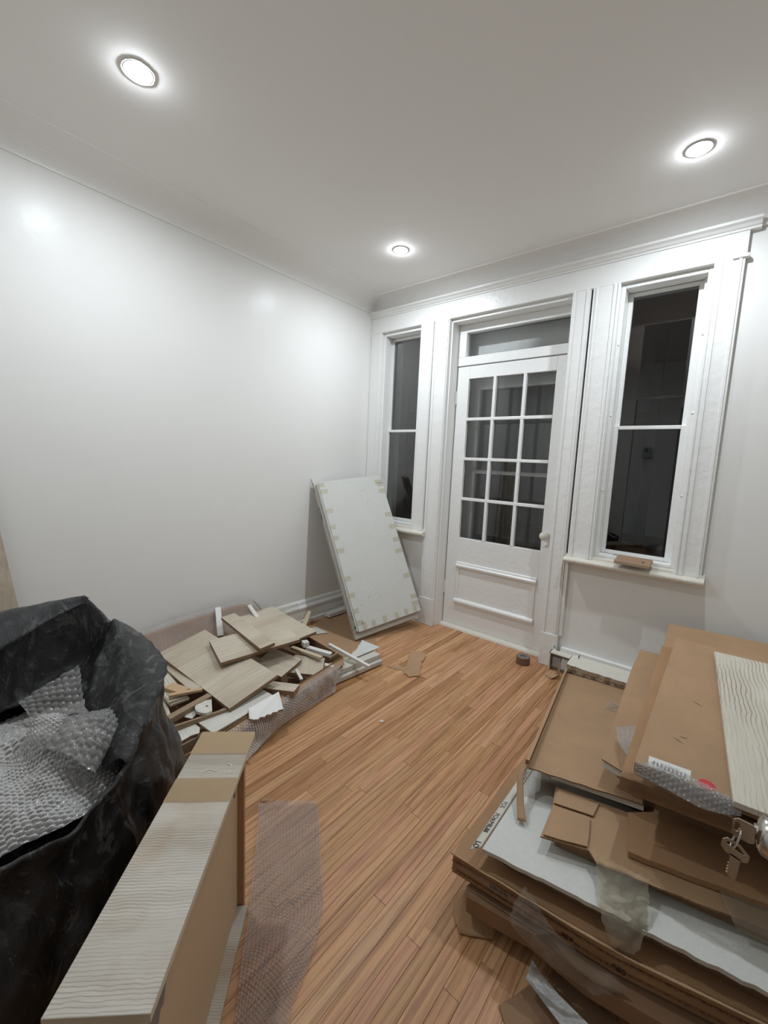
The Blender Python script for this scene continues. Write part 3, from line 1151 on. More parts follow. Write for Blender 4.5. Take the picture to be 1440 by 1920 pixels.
M = frame(lean_pt(-0.0008, 1.005, -0.026), -h, -e)
text('carton_text', 'O.YAZRU', 0.030, M, 'ink', back, sx=0.8)
M = frame(lean_pt(-0.0008, 1.165, -0.025), -h, -e)
text('carton_text', 'L-ZT', 0.022, M, 'ink', back)
M = frame(lean_pt(-0.0008, 1.245, -0.026), -h, -e)
text('carton_text', 'M88R', 0.020, M, 'ink', back)

# ================================================================== BOARD PILE
BOX = [Vector((0.13, -1.02, 0)), Vector((0.83, -1.09, 0)), Vector((0.985, -2.10, 0)), Vector((0.25, -2.16, 0))]
bx = root('low_cardboard_box', (0.55, -1.6, 0), 'low open cardboard box filled with broken boards beside the left wall', 'box')
obj('bottom', MB().prism([p + Vector((0, 0, 0.008)) for p in BOX], (0, 0, -0.004)), 'cardboard_dark', bx)
for k in range(4):
    a, b = BOX[k], BOX[(k + 1) % 4]
    d = (b - a).normalized()
    nn = Vector((-d.y, d.x, 0)) * 0.005
    hh = 0.135
    o = obj('box_side', MB().prism([a + Vector((0, 0, 0.004)), b + Vector((0, 0, 0.004)), b + Vector((0, 0, hh)), a + Vector((0, 0, hh))], nn, 0, 1), ['cardboard_dark', 'cardboard_edge'], bx)
a, b = Vector((0.83, -1.10, 0.134)), Vector((0.975, -1.98, 0.128))
obj('box_flap', MB().prism([a, b, b + Vector((0.028, 0, -0.02)), a + Vector((0.03, 0, -0.03))], (0, 0, -0.004), 0, 1), ['cardboard', 'cardboard_edge'], bx)
text('box_print', '///', 0.03, frame((0.918, -1.40, 0.122), (0.12, 0.99, 0.0), (0.6, 0, 0.8)), 'ink_brown', bx)

GP = 'broken wood-look boards piled in the cardboard box'
LG = ['laminate_grey', 'board_core']
board('wood_board', 'largest pale wood-look board, flat on the left of the heap', 'board', (0.530, -1.722, 0.210), (-0.078, 0.191, -1.522), 0.277, 0.660, 0.018, LG, GP, 'x')
board('wood_board', 'wide pale wood-look board lying across the largest board', 'board', (0.536, -1.491, 0.270), (-0.099, 0.070, -1.833), 0.433, 0.245, 0.018, LG, GP, 'x')
board('wood_board', 'narrow pale wood-look board on the very top of the heap', 'board', (0.442, -1.487, 0.303), (-0.042, 0.107, -1.678), 0.086, 0.492, 0.018, LG, GP, 'x')
board('wood_board', 'pale wood-look board at the back of the heap, nearest the leaning cartons', 'board', (0.339, -1.212, 0.222), (-0.110, 0.014, -1.535), 0.292, 0.457, 0.018, LG, GP, 'x')
board('wood_board', 'square-ended wood-look board sticking out between the top boards and the box end', 'board', (0.665, -1.432, 0.165), (-0.114, 0.077, -1.279), 0.190, 0.196, 0.018, LG, GP, 'y')
board('wood_board', 'small tilted wood-look board inside the right end of the box', 'board', (0.757, -1.290, 0.129), (-0.08, -0.10, -2.378), 0.177, 0.179, 0.018, LG, GP, 'y')
board('wood_board', 'greyish white board at the front of the heap under the largest board', 'board', (0.868, -1.792, 0.140), (-0.003, 0.043, -1.505), 0.330, 0.120, 0.012, ['laminate_white', 'pale_core'], GP, 'x')
board('wood_block', 'short thick offcut with a brown cut side at the front of the heap', 'offcut', (0.859, -1.559, 0.152), (0.035, -0.027, -1.062), 0.075, 0.183, 0.030, LG, GP, 'y')
board('wood_board', 'pale board at the left end of the heap beside the black bag', 'board', (0.476, -1.947, 0.168), (0.006, 0.010, -1.678), 0.085, 0.340, 0.010, ['laminate_pale', 'pale_core'], GP, 'y')
board('wood_board', 'second pale board stacked directly under the one beside the black bag', 'board', (0.482, -1.945, 0.156), (0.006, 0.010, -1.66), 0.085, 0.340, 0.010, ['laminate_pale', 'pale_core'], GP, 'y')
board('wood_offcut', 'small orange-tan offcut lying on the left pale board', 'offcut', (0.575, -1.940, 0.186), (0.02, -0.03, -1.30), 0.055, 0.11, 0.016, ['raw_pine', 'raw_pine'], GP, 'y')
board('wood_board', 'long pale board edge half hidden behind the black bag', 'board', (0.600, -2.020, 0.140), (0.0, 0.004, -1.809), 0.045, 0.260, 0.012, ['laminate_pale', 'pale_core'], GP, 'y')
board('wood_board', 'narrow board tucked directly under the largest board', 'board', (0.462, -1.873, 0.178), (-0.001, 0.003, -1.598), 0.05, 0.347, 0.018, LG, GP, 'y')

P = [(0.922, -1.775, 0.156), (0.915, -1.605, 0.164), (1.012, -1.650, 0.136)] + [(1.006 - 0.0030 * k + (0.005 if k % 2 else -0.004), -1.668 - 0.0145 * k, 0.1355 - 0.0004 * k) for k in range(9)] + [(0.968, -1.800, 0.140)]
sheet('broken_panel', 'bright white broken panel with a crumbled edge at the front of the heap', 'broken panel', P, 0.014, ['white_foil', 'chipboard_broken'], GP)

GS = 'loose sticks in the board heap'
stick('wood_stick', 'white painted stick standing up against the wall behind the heap', 'stick', (0.236, -1.531, 0.215), (0.062, -1.453, 0.326), 0.034, 0.016, 'white_foil', GS)
stick('wood_stick', 'tiny white stick end poking up behind the back board', 'stick', (0.190, -1.245, 0.240), (0.085, -1.243, 0.296), 0.026, 0.014, 'white_foil', GS)
stick('wood_stick', 'pale stick leaning upright on the baseboard right of the heap', 'stick', (0.300, -0.955, 0.115), (0.052, -0.685, 0.105), 0.032, 0.014, 'pale_core', GS)
stick('wood_stick', 'bright white square stick in the right end of the box', 'stick', (0.630, -1.195, 0.168), (0.775, -1.128, 0.150), 0.032, 0.022, 'white_foil', GS)
stick('wood_stick', 'tan stick lying parallel to the bright white square stick', 'stick', (0.570, -1.260, 0.168), (0.781, -1.210, 0.158), 0.026, 0.016, 'pale_core', GS)
stick('wood_block', 'little white end block under the back board', 'offcut', (0.600, -1.192, 0.196), (0.640, -1.206, 0.196), 0.036, 0.030, 'laminate_white', GS)
stick('wood_stick', 'brown square batten slanting left of the rounded tab', 'stick', (0.748, -2.080, 0.162), (0.715, -1.850, 0.172), 0.034, 0.026, 'dull_pine', GS)
stick('wood_stick', 'thin batten on edge running below the rounded tab', 'stick', (0.788, -2.105, 0.150), (0.845, -1.840, 0.152), 0.012, 0.040, 'dull_pine', GS)
stick('wood_stick', 'thin orange-tan strip beside the small tan offcut', 'stick', (0.618, -1.995, 0.192), (0.668, -1.862, 0.188), 0.022, 0.012, 'raw_pine', GS)
stick('wood_stick', 'long thin white stick lying across the stacked white cartons', 'stick', (0.655, -1.035, 0.142), (0.965, -0.995, 0.092), 0.020, 0.018, 'white_foil', GS)
stick('wood_stick', 'curved pale splinter hanging beside the tilted small board', 'splinter', (0.770, -1.385, 0.145), (0.852, -1.412, 0.128), 0.016, 0.012, 'laminate_white', GS)
stick('wood_stick', 'low tan rail at the front left corner of the box', 'stick', (0.880, -2.115, 0.105), (0.866, -1.955, 0.105), 0.016, 0.060, 'dull_pine', GS)
stick('wood_block', 'small white block on the low tan rail', 'offcut', (0.840, -2.105, 0.118), (0.842, -2.055, 0.118), 0.030, 0.030, 'laminate_white', GS)
stick('wood_stick', 'short dark stick crossing inside the right end of the box', 'stick', (0.80, -1.17, 0.145), (0.83, -1.13, 0.175), 0.014, 0.010, 'dull_pine', GS)
sheet('torn_panel_piece', 'torn grey-beige panel piece at the front left of the box', 'scrap', [(0.776, -2.067, 0.125), (0.785, -2.008, 0.125), (0.811, -2.013, 0.128), (0.795, -1.978, 0.135), (0.851, -1.966, 0.125), (0.877, -1.981, 0.12), (0.871, -2.014, 0.122), (0.878, -2.072, 0.12), (0.84, -2.062, 0.12), (0.841, -2.071, 0.12)], 0.004, ['laminate_white', 'pale_core'], GS)
tab = root('rounded_tab', (0.78, -1.9, 0.15), 'white rounded tab with one screw hole in the middle of the heap', 'offcut', GS)
P = [(0.729, -1.893, 0.165), (0.749, -1.859, 0.165), (0.832, -1.900, 0.165)] + [(0.785 + 0.05 * math.cos(t), -1.912 - 0.036 * math.sin(t), 0.165) for t in [math.radians(a) for a in range(20, 175, 15)]]
obj('tab_plate', MB().prism(P, (0, 0, -0.014)), 'laminate_white', tab, bevel=0.001)
obj('screw_hole', MB().cyl((0.785, -1.900, 0.1653), (0, 0, 1), 0.005, 0.0004, 14), 'ink_brown', tab)
sheet('grey_scrap', 'small grey plastic scrap beside the rounded tab', 'scrap', [(0.757, -1.988, 0.142), (0.719, -1.932, 0.145), (0.775, -1.944, 0.142), (0.788, -1.97, 0.140)], 0.004, ['laminate_white'], GS)
stick('wood_block', 'pale block wedged at the right corner of the box', 'offcut', (0.825, -1.225, 0.135), (0.862, -1.19, 0.125), 0.03, 0.03, 'laminate_white', GS)

rowsb = [[(0.022, -2.12, 0.235), (0.022, -1.66, 0.272), (0.024, -1.30, 0.290), (0.035, -1.175, 0.262)], [(0.085, -2.13, 0.17), (0.09, -1.66, 0.195), (0.10, -1.30, 0.20), (0.10, -1.14, 0.19)], [(0.225, -2.14, 0.132), (0.205, -1.66, 0.125), (0.175, -1.30, 0.128), (0.15, -1.10, 0.132)]]
film('box_back_flap', None, None, rowsb, 10, 24, 'cardboard_warm', 0.004, 8, 3.0, parent=bx, thick=0.004)
# bubble wrap behind and in front of the heap
rows = [[(0.015, -2.10, 0.255), (0.018, -1.93, 0.272), (0.016, -1.65, 0.300), (0.018, -1.44, 0.309), (0.02, -1.30, 0.312), (0.03, -1.215, 0.302), (0.04, -1.165, 0.262)],
        [(0.07, -2.12, 0.20), (0.075, -1.94, 0.21), (0.08, -1.66, 0.235), (0.085, -1.45, 0.235), (0.09, -1.30, 0.235), (0.09, -1.20, 0.235), (0.10, -1.15, 0.215)],
        [(0.14, -2.13, 0.165), (0.15, -1.95, 0.165), (0.16, -1.66, 0.17), (0.17, -1.45, 0.17), (0.18, -1.30, 0.165), (0.18, -1.20, 0.165), (0.17, -1.13, 0.165)],
        [(0.24, -2.14, 0.15), (0.25, -1.95, 0.145), (0.24, -1.66, 0.135), (0.24, -1.45, 0.13), (0.25, -1.30, 0.13), (0.24, -1.20, 0.13), (0.22, -1.13, 0.13)]]
rows = [[(x + 0.022, y, z + 0.014) for x, y, z in r] for r in rows]
bubbles('bubble_wrap', 'bubble wrap sheet pushed up the wall behind the board heap', 'bubble wrap', rows, 0.0125, 0.0045, 'bubble_wrap_brown', 5, 0.010, 7, 2.0, 'bubble wrap sheets')
rows = [[(0.885, -1.16, 0.140), (0.90, -1.32, 0.140), (0.925, -1.50, 0.138), (0.955, -1.72, 0.132), (0.99, -2.03, 0.14)],
        [(0.905, -1.18, 0.10), (0.925, -1.33, 0.10), (0.955, -1.52, 0.09), (0.985, -1.73, 0.085), (1.03, -2.03, 0.09)],
        [(0.905, -1.21, 0.05), (0.925, -1.36, 0.045), (0.955, -1.55, 0.04), (0.99, -1.74, 0.04), (1.06, -2.01, 0.05)],
        [(0.925, -1.235, 0.010), (0.935, -1.40, 0.010), (0.945, -1.59, 0.012), (0.985, -1.72, 0.012), (1.085, -1.98, 0.012)]]
bubbles('bubble_wrap', 'bubble wrap sheet spilling over the box front onto the floor', 'bubble wrap', rows, 0.0105, 0.004, 'bubble_wrap_brown', 5, 0.010, 8, 5.0, 'bubble wrap sheets', flip=True)
film('plastic_film', 'clear plastic film resting on the baseboard right of the bubble wrap', 'plastic film',
     [[(0.035, -1.16, 0.27), (0.035, -1.02, 0.235), (0.035, -0.88, 0.20), (0.04, -0.80, 0.195)], [(0.10, -1.14, 0.20), (0.09, -1.0, 0.18), (0.075, -0.86, 0.15), (0.07, -0.80, 0.14)]],
     14, 26, 'clear_film', 0.010, 22, 1.0, 'loose clear plastic', ragged=0.4)

# ================================================================== FLOOR BITS NEAR THE CORNER
sheet('cardboard_sheet', 'flat brown cardboard sheet on the floor under the leaning cartons', 'cardboard',
      [(0.06, -0.60, 0.005), (0.04, -0.40, 0.005), (0.16, -0.20, 0.005), (0.50, -0.42, 0.005), (0.70, -0.62, 0.005), (0.86, -0.78, 0.005), (0.83, -1.04, 0.005), (0.55, -0.98, 0.005), (0.26, -0.86, 0.005)], 0.004, ['cardboard', 'cardboard_edge'], torn=(0.05, 0.004, 3))
stick('foam_strip', 'white foam strip on the floor at the foot of the left wall', 'foam strip', (0.075, -0.52, 0.045), (0.075, -0.33, 0.045), 0.06, 0.03, 'white_foil')
sheet('card_scrap', 'small triangular pale scrap behind the box end', 'scrap', [(0.16, -0.79, 0.02), (0.178, -0.73, 0.02), (0.307, -0.72, 0.012), (0.252, -0.83, 0.012)], 0.003, ['dirty_white_card'])
for k, (z0, z1, dx, lab_) in enumerate(((0.009, 0.036, 0.0, 'lower of the two long white cartons on the floor beside the heap'), (0.038, 0.068, -0.022, 'upper of the two long white cartons on the floor beside the heap'))):
    a, b = Vector((0.868 + dx, -1.19 + 0.04 * k, 0)), Vector((0.905 + dx, -0.80, 0))
    d = (b - a).normalized()
    nn = Vector((-d.y, d.x, 0)) * 0.105
    c_ = root('long_carton', ((a + b) / 2), lab_, 'carton', 'long white cartons on the floor')
    cbd = obj('carton_body', MB().prism([p + Vector((0, 0, z1)) for p in (a, b, b + nn, a + nn)], (0, 0, z0 - z1)), 'dirty_white_card', c_, bevel=0.003)
    for q in (0.02, 0.36):
        obj('tape', MB().prism([a.lerp(b, q) + Vector((0, 0, z1 + 0.0012)), a.lerp(b, q + 0.12) + Vector((0, 0, z1 + 0.0012)), a.lerp(b, q + 0.12) + nn + Vector((0, 0, z1 + 0.0012)), a.lerp(b, q) + nn + Vector((0, 0, z1 + 0.0012))], (0, 0, -0.0010)), 'tape_tan', cbd)
sheet('white_card_piece', 'torn white triangular card lying on the long white cartons', 'card', [(0.671, -0.743, 0.078), (0.831, -0.745, 0.080), (0.815, -0.952, 0.078), (0.79, -0.998, 0.076), (0.77, -0.968, 0.076), (0.741, -0.88, 0.074)], 0.003, ['white_card', 'dirty_white_card'], torn=(0.03, 0.004, 8, (3, 4, 5)))
sheet('cardboard_scrap', 'brown torn cardboard scrap alone in the middle of the floor', 'cardboard scrap',
      [(0.924, -0.521, 0.012), (0.94, -0.505, 0.012), (1.013, -0.477, 0.016), (1.055, -0.544, 0.012), (1.069, -0.602, 0.010), (1.098, -0.643, 0.008), (1.155, -0.754, 0.006), (1.134, -0.775, 0.006), (1.123, -0.803, 0.006), (1.069, -0.785, 0.006)], 0.004, ['cardboard', 'cardboard_edge'], torn=(0.025, 0.004, 5))
sheet('cardboard_scrap', 'thin torn strip of brown paper beside the cardboard scrap', 'paper scrap',
      [(0.930, -0.795, 0.003), (0.965, -0.75, 0.003), (1.0, -0.735, 0.003), (1.045, -0.72, 0.003), (1.075, -0.775, 0.003), (1.03, -0.765, 0.003), (0.985, -0.785, 0.003)], 0.0015, ['cardboard'], torn=(0.02, 0.005, 6))
sheet('paint_chip', 'tiny white chip on the bare floorboards', 'chip', [(1.268, -1.258, 0.004), (1.284, -1.25, 0.004), (1.283, -1.238, 0.004), (1.272, -1.240, 0.004)], 0.003, ['white_foil'])
tr_ = root('tape_roll', (1.553, -0.105, 0), 'roll of brown packing tape on the floor in front of the door', 'tape roll')
obj('tape_winding', MB().lathe((1.553, -0.115, 0.001), (0, 0, 1), [(0.022, 0), (0.043, 0), (0.044, 0.002), (0.044, 0.046), (0.043, 0.048), (0.034, 0.0485)], 36), 'tape_roll_brown', tr_, smooth=False)
obj('tape_side', MB().lathe((1.553, -0.115, 0.001), (0, 0, 1), [(0.034, 0.0486), (0.028, 0.047), (0.022, 0.049), (0.020, 0.044), (0.020, 0.0)], 36), 'tape_roll_rings', tr_, smooth=False)
obj('core', MB().cyl((1.553, -0.115, 0.002), (0, 0, 1), 0.0195, 0.040, 24), 'tape_grey', tr_)
sheet('cardboard_scrap', 'small curled cardboard scrap by the outlet box', 'cardboard scrap', [(1.722, -0.175, 0.004), (1.76, -0.15, 0.02), (1.80, -0.165, 0.03), (1.765, -0.20, 0.006)], 0.003, ['cardboard', 'cardboard_edge'], torn=(0.015, 0.003, 2))
sheet('cardboard_scrap', 'thin pointed cardboard sliver standing by the outlet box', 'cardboard scrap', [(1.785, -0.14, 0.10), (1.798, -0.138, 0.105), (1.800, -0.150, 0.0), (1.783, -0.152, 0.0)], 0.003, ['cardboard', 'cardboard_edge'])

# ================================================================== NOTEBOOK ON THE SILL
nb = root('notebook', (2.120, -0.10, 0.755), 'tan kraft notebook with elastic loop on the right window sill', 'notebook')
Rn = Matrix.Translation((2.108, -0.066, 0.800)) @ Matrix.Rotation(-1.620, 4, 'Z') @ Matrix.Rotation(0.22, 4, 'Y')


def nb_box(name, a, b, ms, bevel=0.0, parent=None):
    mbv = MB().box(a, b)
    mbv.v = [tuple(Rn @ Vector(p)) for p in mbv.v]
    return obj(name, mbv, ms, parent or nb, bevel=bevel)


fc = nb_box('front_cover', (-0.052, -0.088, -0.0018), (0.052, 0.088, 0.0), 'notebook_kraft', 0.0006)
nb_box('pages', (-0.050, -0.085, -0.013), (0.050, 0.086, -0.002), 'notebook_pages')
nb_box('back_cover', (-0.052, -0.088, -0.0152), (0.053, 0.088, -0.0132), 'notebook_kraft', 0.0006)
nb_box('logo', (0.004, 0.045, 0.0001), (0.018, 0.058, 0.0004), 'ink_brown', 0.0, fc)
lp = MB()
for k in range(8):
    t0, t1 = k / 8, (k + 1) / 8
    p0 = Vector((1.985 + 0.035 * t0, 0.018, 0.790 + 0.010 * math.sin(math.pi * t0)))
    p1 = Vector((1.985 + 0.035 * t1, 0.018, 0.790 + 0.010 * math.sin(math.pi * t1)))
    lp.prism([p0, p1, p1 + Vector((0, -0.006, 0)), p0 + Vector((0, -0.006, 0))], (0, 0, 0.0015))
obj('ribbon', lp, 'black_rubber', nb)

# ================================================================== LEFT LEANING BOARD
lb = MB()
P = [(0.055, -2.345, 0.0), (0.020, -2.508, 1.36), (0.020, -2.90, 1.33), (0.055, -2.72, -0.0)]
lb.prism(P, (0.018, 0, 0))
o = obj('tall_wood_panel', lb, ['laminate_grey'])
tag(o, 'tall wood-look panel standing against the left wall behind the black bag', 'panel')

# ================================================================== CABINET LYING BY THE BAG
CC = Vector((1.670, -2.402, 0.500))
cab = root('wood_cabinet', (CC.x, CC.y, 0), 'narrow wood-look cabinet on its side, tan back panel, beside the black bag', 'cabinet')
RC = Matrix.Rotation(0.765, 4, 'Z')


def cab_box(name, a, b, ms, bevel=0.001, mi=None, grain='x', tilt=None):
    """box in cabinet axes (x across, y along), z from the floor"""
    mbv = MB().box((a[0], a[1], a[2]), (b[0], b[1], b[2]))
    c = Vector(((a[0] + b[0]) / 2, (a[1] + b[1]) / 2, b[2]))
    mbv.v = [tuple(Vector(v) - c) for v in mbv.v]
    if mi:
        mbv.mi = mi
    o_ = bpy.data.objects.new(name, mesh_of(name, mbv, ms))
    R = RC.copy()
    if tilt:
        R = R @ Matrix.Rotation(tilt[1], 4, 'Y') @ Matrix.Rotation(tilt[0], 4, 'X')
    o_.rotation_euler = R.to_euler()
    o_.location = Vector((CC.x, CC.y, 0)) + RC @ c
    link(o_, cab)
    if bevel:
        md_ = o_.modifiers.new('bevel', 'BEVEL')
        md_.width = bevel
        md_.segments = 2
    return o_


HL, HW = 0.3145, 0.0745
cab_box('top_board', (-HW, -HL, 0.484), (HW, HL, 0.500), ['laminate_cabinet', 'pale_core'], 0.0015, [0, 0, 1, 1, 1, 1], tilt=(-0.009, 0.0))
cab_box('bottom_board', (-HW, -HL, 0.001), (HW, 0.236, 0.016), ['laminate_cabinet'], 0.001)
cab_box('back_panel', (0.0415, -HL + 0.004, 0.0165), (0.0455, 0.2386, 0.483), ['mdf_tan'], 0)
cab_box('end_panel', (-HW + 0.004, 0.239, 0.001), (0.0625, 0.255, 0.483), ['mdf_edge', 'mdf_edge'], 0.001)
cab_box('end_panel', (-HW + 0.004, -HL + 0.004, 0.0165), (0.0410, -HL + 0.02, 0.483), ['laminate_cabinet'], 0.001)
cab_box('shelf', (-HW + 0.01, -0.05, 0.0165), (0.0410, -0.034, 0.483), ['laminate_cabinet'], 0.001)


cab_box('brown_tape_strip', (-HW + 0.0005, 0.222, 0.5004), (HW - 0.0005, HL - 0.001, 0.5007), ['brown_tape'], 0, tilt=(-0.009, 0.0))
cab_box('brown_tape_strip', (-HW + 0.0005, 0.062, 0.5006), (HW - 0.0005, 0.135, 0.5009), ['brown_tape'], 0, tilt=(-0.009, 0.0))


def cab_poly(name, pts, off, ms):
    P_ = [Vector((CC.x, CC.y, 0)) + RC @ Vector(p) for p in pts]
    return obj(name, MB().prism(P_, RC.to_3x3() @ Vector(off)), ms, cab)


cab_poly('torn_label', [(0.0463, -0.262, 0.420), (0.0463, -0.256, 0.352), (0.0463, -0.240, 0.348), (0.0463, -0.228, 0.378), (0.0463, -0.216, 0.372), (0.0463, -0.205, 0.402), (0.0463, -0.190, 0.400), (0.0463, -0.170, 0.482), (0.0463, -0.262, 0.482)], (0.0006, 0, 0), 'tape_grey')
cab_poly('torn_label', [(0.0475, -0.205, 0.412), (0.0475, -0.192, 0.406), (0.0475, -0.160, 0.440), (0.0475, -0.170, 0.470)], (0.0006, 0, 0), 'sticker_red')
cab_poly('torn_label', [(0.0463, 0.195, 0.482), (0.0463, 0.196, 0.392), (0.0463, 0.206, 0.384), (0.0463, 0.214, 0.400), (0.0463, 0.226, 0.398), (0.0463, 0.235, 0.440), (0.0463, 0.236, 0.482)], (0.0006, 0, 0), 'ink')
cab_poly('chipped_corner', [(HW - 0.0195, -HL + 0.002, 0.5001), (HW - 0.001, -HL + 0.004, 0.5001), (HW - 0.0006, -HL + 0.020, 0.5001), (HW - 0.006, -HL + 0.013, 0.5001)], (0, 0, 0.0006), 'board_core')
for (x0, y0, ln, an, amp) in ((-0.005, 0.27, 0.05, -0.5, 0.006), (0.03, 0.255, 0.03, -1.2, 0.004), (0.035, 0.185, 0.035, -1.0, 0.006), (-0.015, 0.155, 0.03, 0.4, 0.006), (0.01, 0.10, 0.05, -0.3, 0.010), (-0.01, 0.235, 0.02, 1.2, 0.003)):
    mbv = MB()
    pts = []
    for k in range(9):
        t = k / 8
        p = Vector((x0 + math.cos(an) * ln * t - math.sin(an) * amp * math.sin(t * 5), y0 + math.sin(an) * ln * t + math.cos(an) * amp * math.sin(t * 5), 0.5004 - y0 * 0.009))
        pts.append(Vector((CC.x, CC.y, 0)) + RC @ p)
    for k in range(8):
        d = (pts[k + 1] - pts[k]).normalized()
        nn = Vector((-d.y, d.x, 0)) * (0.0012 + 0.0006 * math.sin(k))
        mbv.prism([pts[k] - nn, pts[k + 1] - nn, pts[k + 1] + nn, pts[k] + nn], (0, 0, 0.0008))
    obj('glue_mark', mbv, 'resin', cab)

# ================================================================== BLACK BAG WITH BUBBLE WRAP
BC = np.array([1.15, -2.62])
RIM = [(-30, .375, .515), (-10, .38, .505), (5, .38, .510), (20, .36, .520), (32, .345, .555), (45, .355, .600), (60, .365, .640), (80, .365, .672), (95, .360, .690), (108, .362, .706), (118, .375, .712), (126, .380, .722), (137, .377, .800), (150, .350, .795), (171, .325, .785), (200, .34, .74), (240, .36, .63), (280, .37, .55), (310, .375, .525)]
NTH = 200
th_c = np.array([r[0] for r in RIM] + [RIM[0][0] + 360])
rr_c = np.array([r[1] for r in RIM] + [RIM[0][1]])
rz_c = np.array([r[2] for r in RIM] + [RIM[0][2]])
TH = np.linspace(-30, 330, NTH + 1)
rimr = np.interp(TH, th_c, rr_c)
rimz = np.interp(TH, th_c, rz_c)


def fbm(p, oct_=4):
    return mnoise.fractal(Vector(p), 1.0, 2.0, oct_)


def bag_pt(k, r, z, crump=0.02, sc=5.0):
    a = math.radians(TH[k % NTH])
    x, y = BC[0] + math.cos(a) * r, BC[1] + math.sin(a) * r
    # vertical gathers and crumples, never past the cabinet side
    g = crump * (0.9 * fbm((math.cos(a) * 3.3, math.sin(a) * 3.3, z * 1.6)) + 0.5 * fbm((x * sc * 2, y * sc * 2, z * sc * 1.2)))
    rd = 1 - abs(fbm((x * 9 + 3, y * 9, z * 4.5), 3)) * 2.2
    g += crump * 0.45 * max(-0.6, rd) * (0.4 + 0.6 * min(1, z / 0.5))
    r += g - crump * 0.2
    x, y = BC[0] + math.cos(a) * r, BC[1] + math.sin(a) * r
    lim = -0.868
    if x + y > lim and z < 0.60:
        d = (x + y - lim) / 2
        x -= d
        y -= d
    return (x, y, max(z, 0.004))


G = []
for k in range(NTH):
    ring = []
    R, Z = rimr[k], rimz[k]
    for s in np.linspace(0, 1, 44):
        z = Z * s ** 0.9
        prof = 0.30 + 0.11 * math.sin(math.pi * min(1, s * 0.95 + 0.08)) + 0.0 * s
        r = prof * (1 - s ** 3) + R * s ** 3
        if s == 0:
            r = 0.24
        ring.append(bag_pt(k, r, z, 0.028))
    for q, (dr, dz) in enumerate(((-0.006, 0.004), (-0.014, -0.004), (-0.018, -0.04), (-0.022, -0.09), (-0.03, -0.15), (-0.05, -0.22), (-0.12, -0.26))):
        ring.append(bag_pt(k, R + dr, Z + dz, 0.022))
    G.append(ring)
G.append(G[0])
bag = root('garbage_bag', (BC[0], BC[1], 0), 'large black plastic garbage bag, open and stuffed with bubble wrap', 'garbage bag')
bo = obj('bag_body', MB().grid(G), 'black_plastic', bag, smooth=True, recalc=False)
md = bo.modifiers.new('solid', 'SOLIDIFY')
md.thickness = 0.0015
md = bo.modifiers.new('sub', 'SUBSURF')
md.levels = 1
md.render_levels = 1


def flap(t0, t1, prof_fn, name):
    ks = [k for k in range(NTH) if t0 <= TH[k] <= t1]
    Gf = []
    for k in ks:
        u = (TH[k] - t0) / (t1 - t0)
        L, drop, bulge = prof_fn(u)
        line = []
        for s in np.linspace(0, 1, 12):
            r = rimr[k] + 0.004 - L * s
            z = rimz[k] + 0.006 + bulge * math.sin(math.pi * min(1, s * 1.3)) - drop * s ** 1.5
            line.append(bag_pt(k, r, z, 0.016, 7.0))
        Gf.append(line)
    o_ = obj(name, MB().grid(Gf), 'black_plastic', bag, smooth=True, recalc=False)
    m_ = o_.modifiers.new('solid', 'SOLIDIFY')
    m_.thickness = 0.001
    return o_


flap(28, 122, lambda u: (0.05 + 0.15 * math.sin(math.pi * u) ** 0.8, 0.02 + 0.07 * math.sin(math.pi * u), 0.02), 'folded_rim')
flap(134, 215, lambda u: (0.01 + 0.10 * math.sin(math.pi * min(1, u * 0.8 + 0.02)), 0.015 + 0.075 * math.sin(math.pi * min(1, u * 0.8)), 0.006), 'folded_rim')


def fill_pt(dx, dy):
    return (BC[0] + dx, BC[1] + dy)


# bubble wrap stuffed in the bag: a domed main sheet, a front sheet, an upright piece at the back
def dome(x, y, z0, amp):
    d = np.array([x, y]) - BC
    f = 0.03 * math.sin(9 * d[0] + 4 * d[1]) + 0.02 * math.sin(17 * d[1] - 6 * d[0])
    return z0 + amp * math.exp(-(d @ d) / 0.05) + f * 0.7


rows = []
for i in range(9):
    t = i / 8
    row = []
    for j in range(9):
        u = j / 8
        # across the bag, from back-left to the front lip
        dx = -0.24 + 0.54 * t
        dy = (0.27 - 0.08 * abs(t - 0.5)) * (1 - 2 * u)
        rl = math.hypot(dx, dy)
        if rl > 0.29:
            dx, dy = dx * 0.29 / rl, dy * 0.29 / rl
        x, y = fill_pt(dx, dy)
        z = dome(x, y, 0.465, 0.10) - 0.05 * max(0, t - 0.6) + 0.02 * math.sin(6 * u + 5 * t)
        row.append((x, y, z))
    rows.append(row)
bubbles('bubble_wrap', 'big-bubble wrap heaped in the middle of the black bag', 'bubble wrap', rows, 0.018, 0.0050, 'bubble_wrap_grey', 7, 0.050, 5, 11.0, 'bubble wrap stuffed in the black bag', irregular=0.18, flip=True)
rows = []
for i in range(6):
    t = i / 5
    row = []
    for j in range(7):
        u = j / 6
        a = math.radians(48 - 78 * u)
        r = 0.10 + (0.240 - 0.055 * max(0.0, 0.5 - u) * 2) * t
        z = 0.615 - 0.06 * t - 0.035 * t * t + 0.02 * math.sin(7 * u + 3 * t) - 0.05 * u
        row.append((BC[0] + math.cos(a) * r, BC[1] + math.sin(a) * r, z))
    rows.append(row)
bubbles('bubble_wrap', 'crinkled bubble wrap sheet lying over the front lip of the bag', 'bubble wrap', rows, 0.0115, 0.0036, 'bubble_wrap_grey', 6, 0.020, 9, 17.0, 'bubble wrap stuffed in the black bag', irregular=0.2, flip=True)
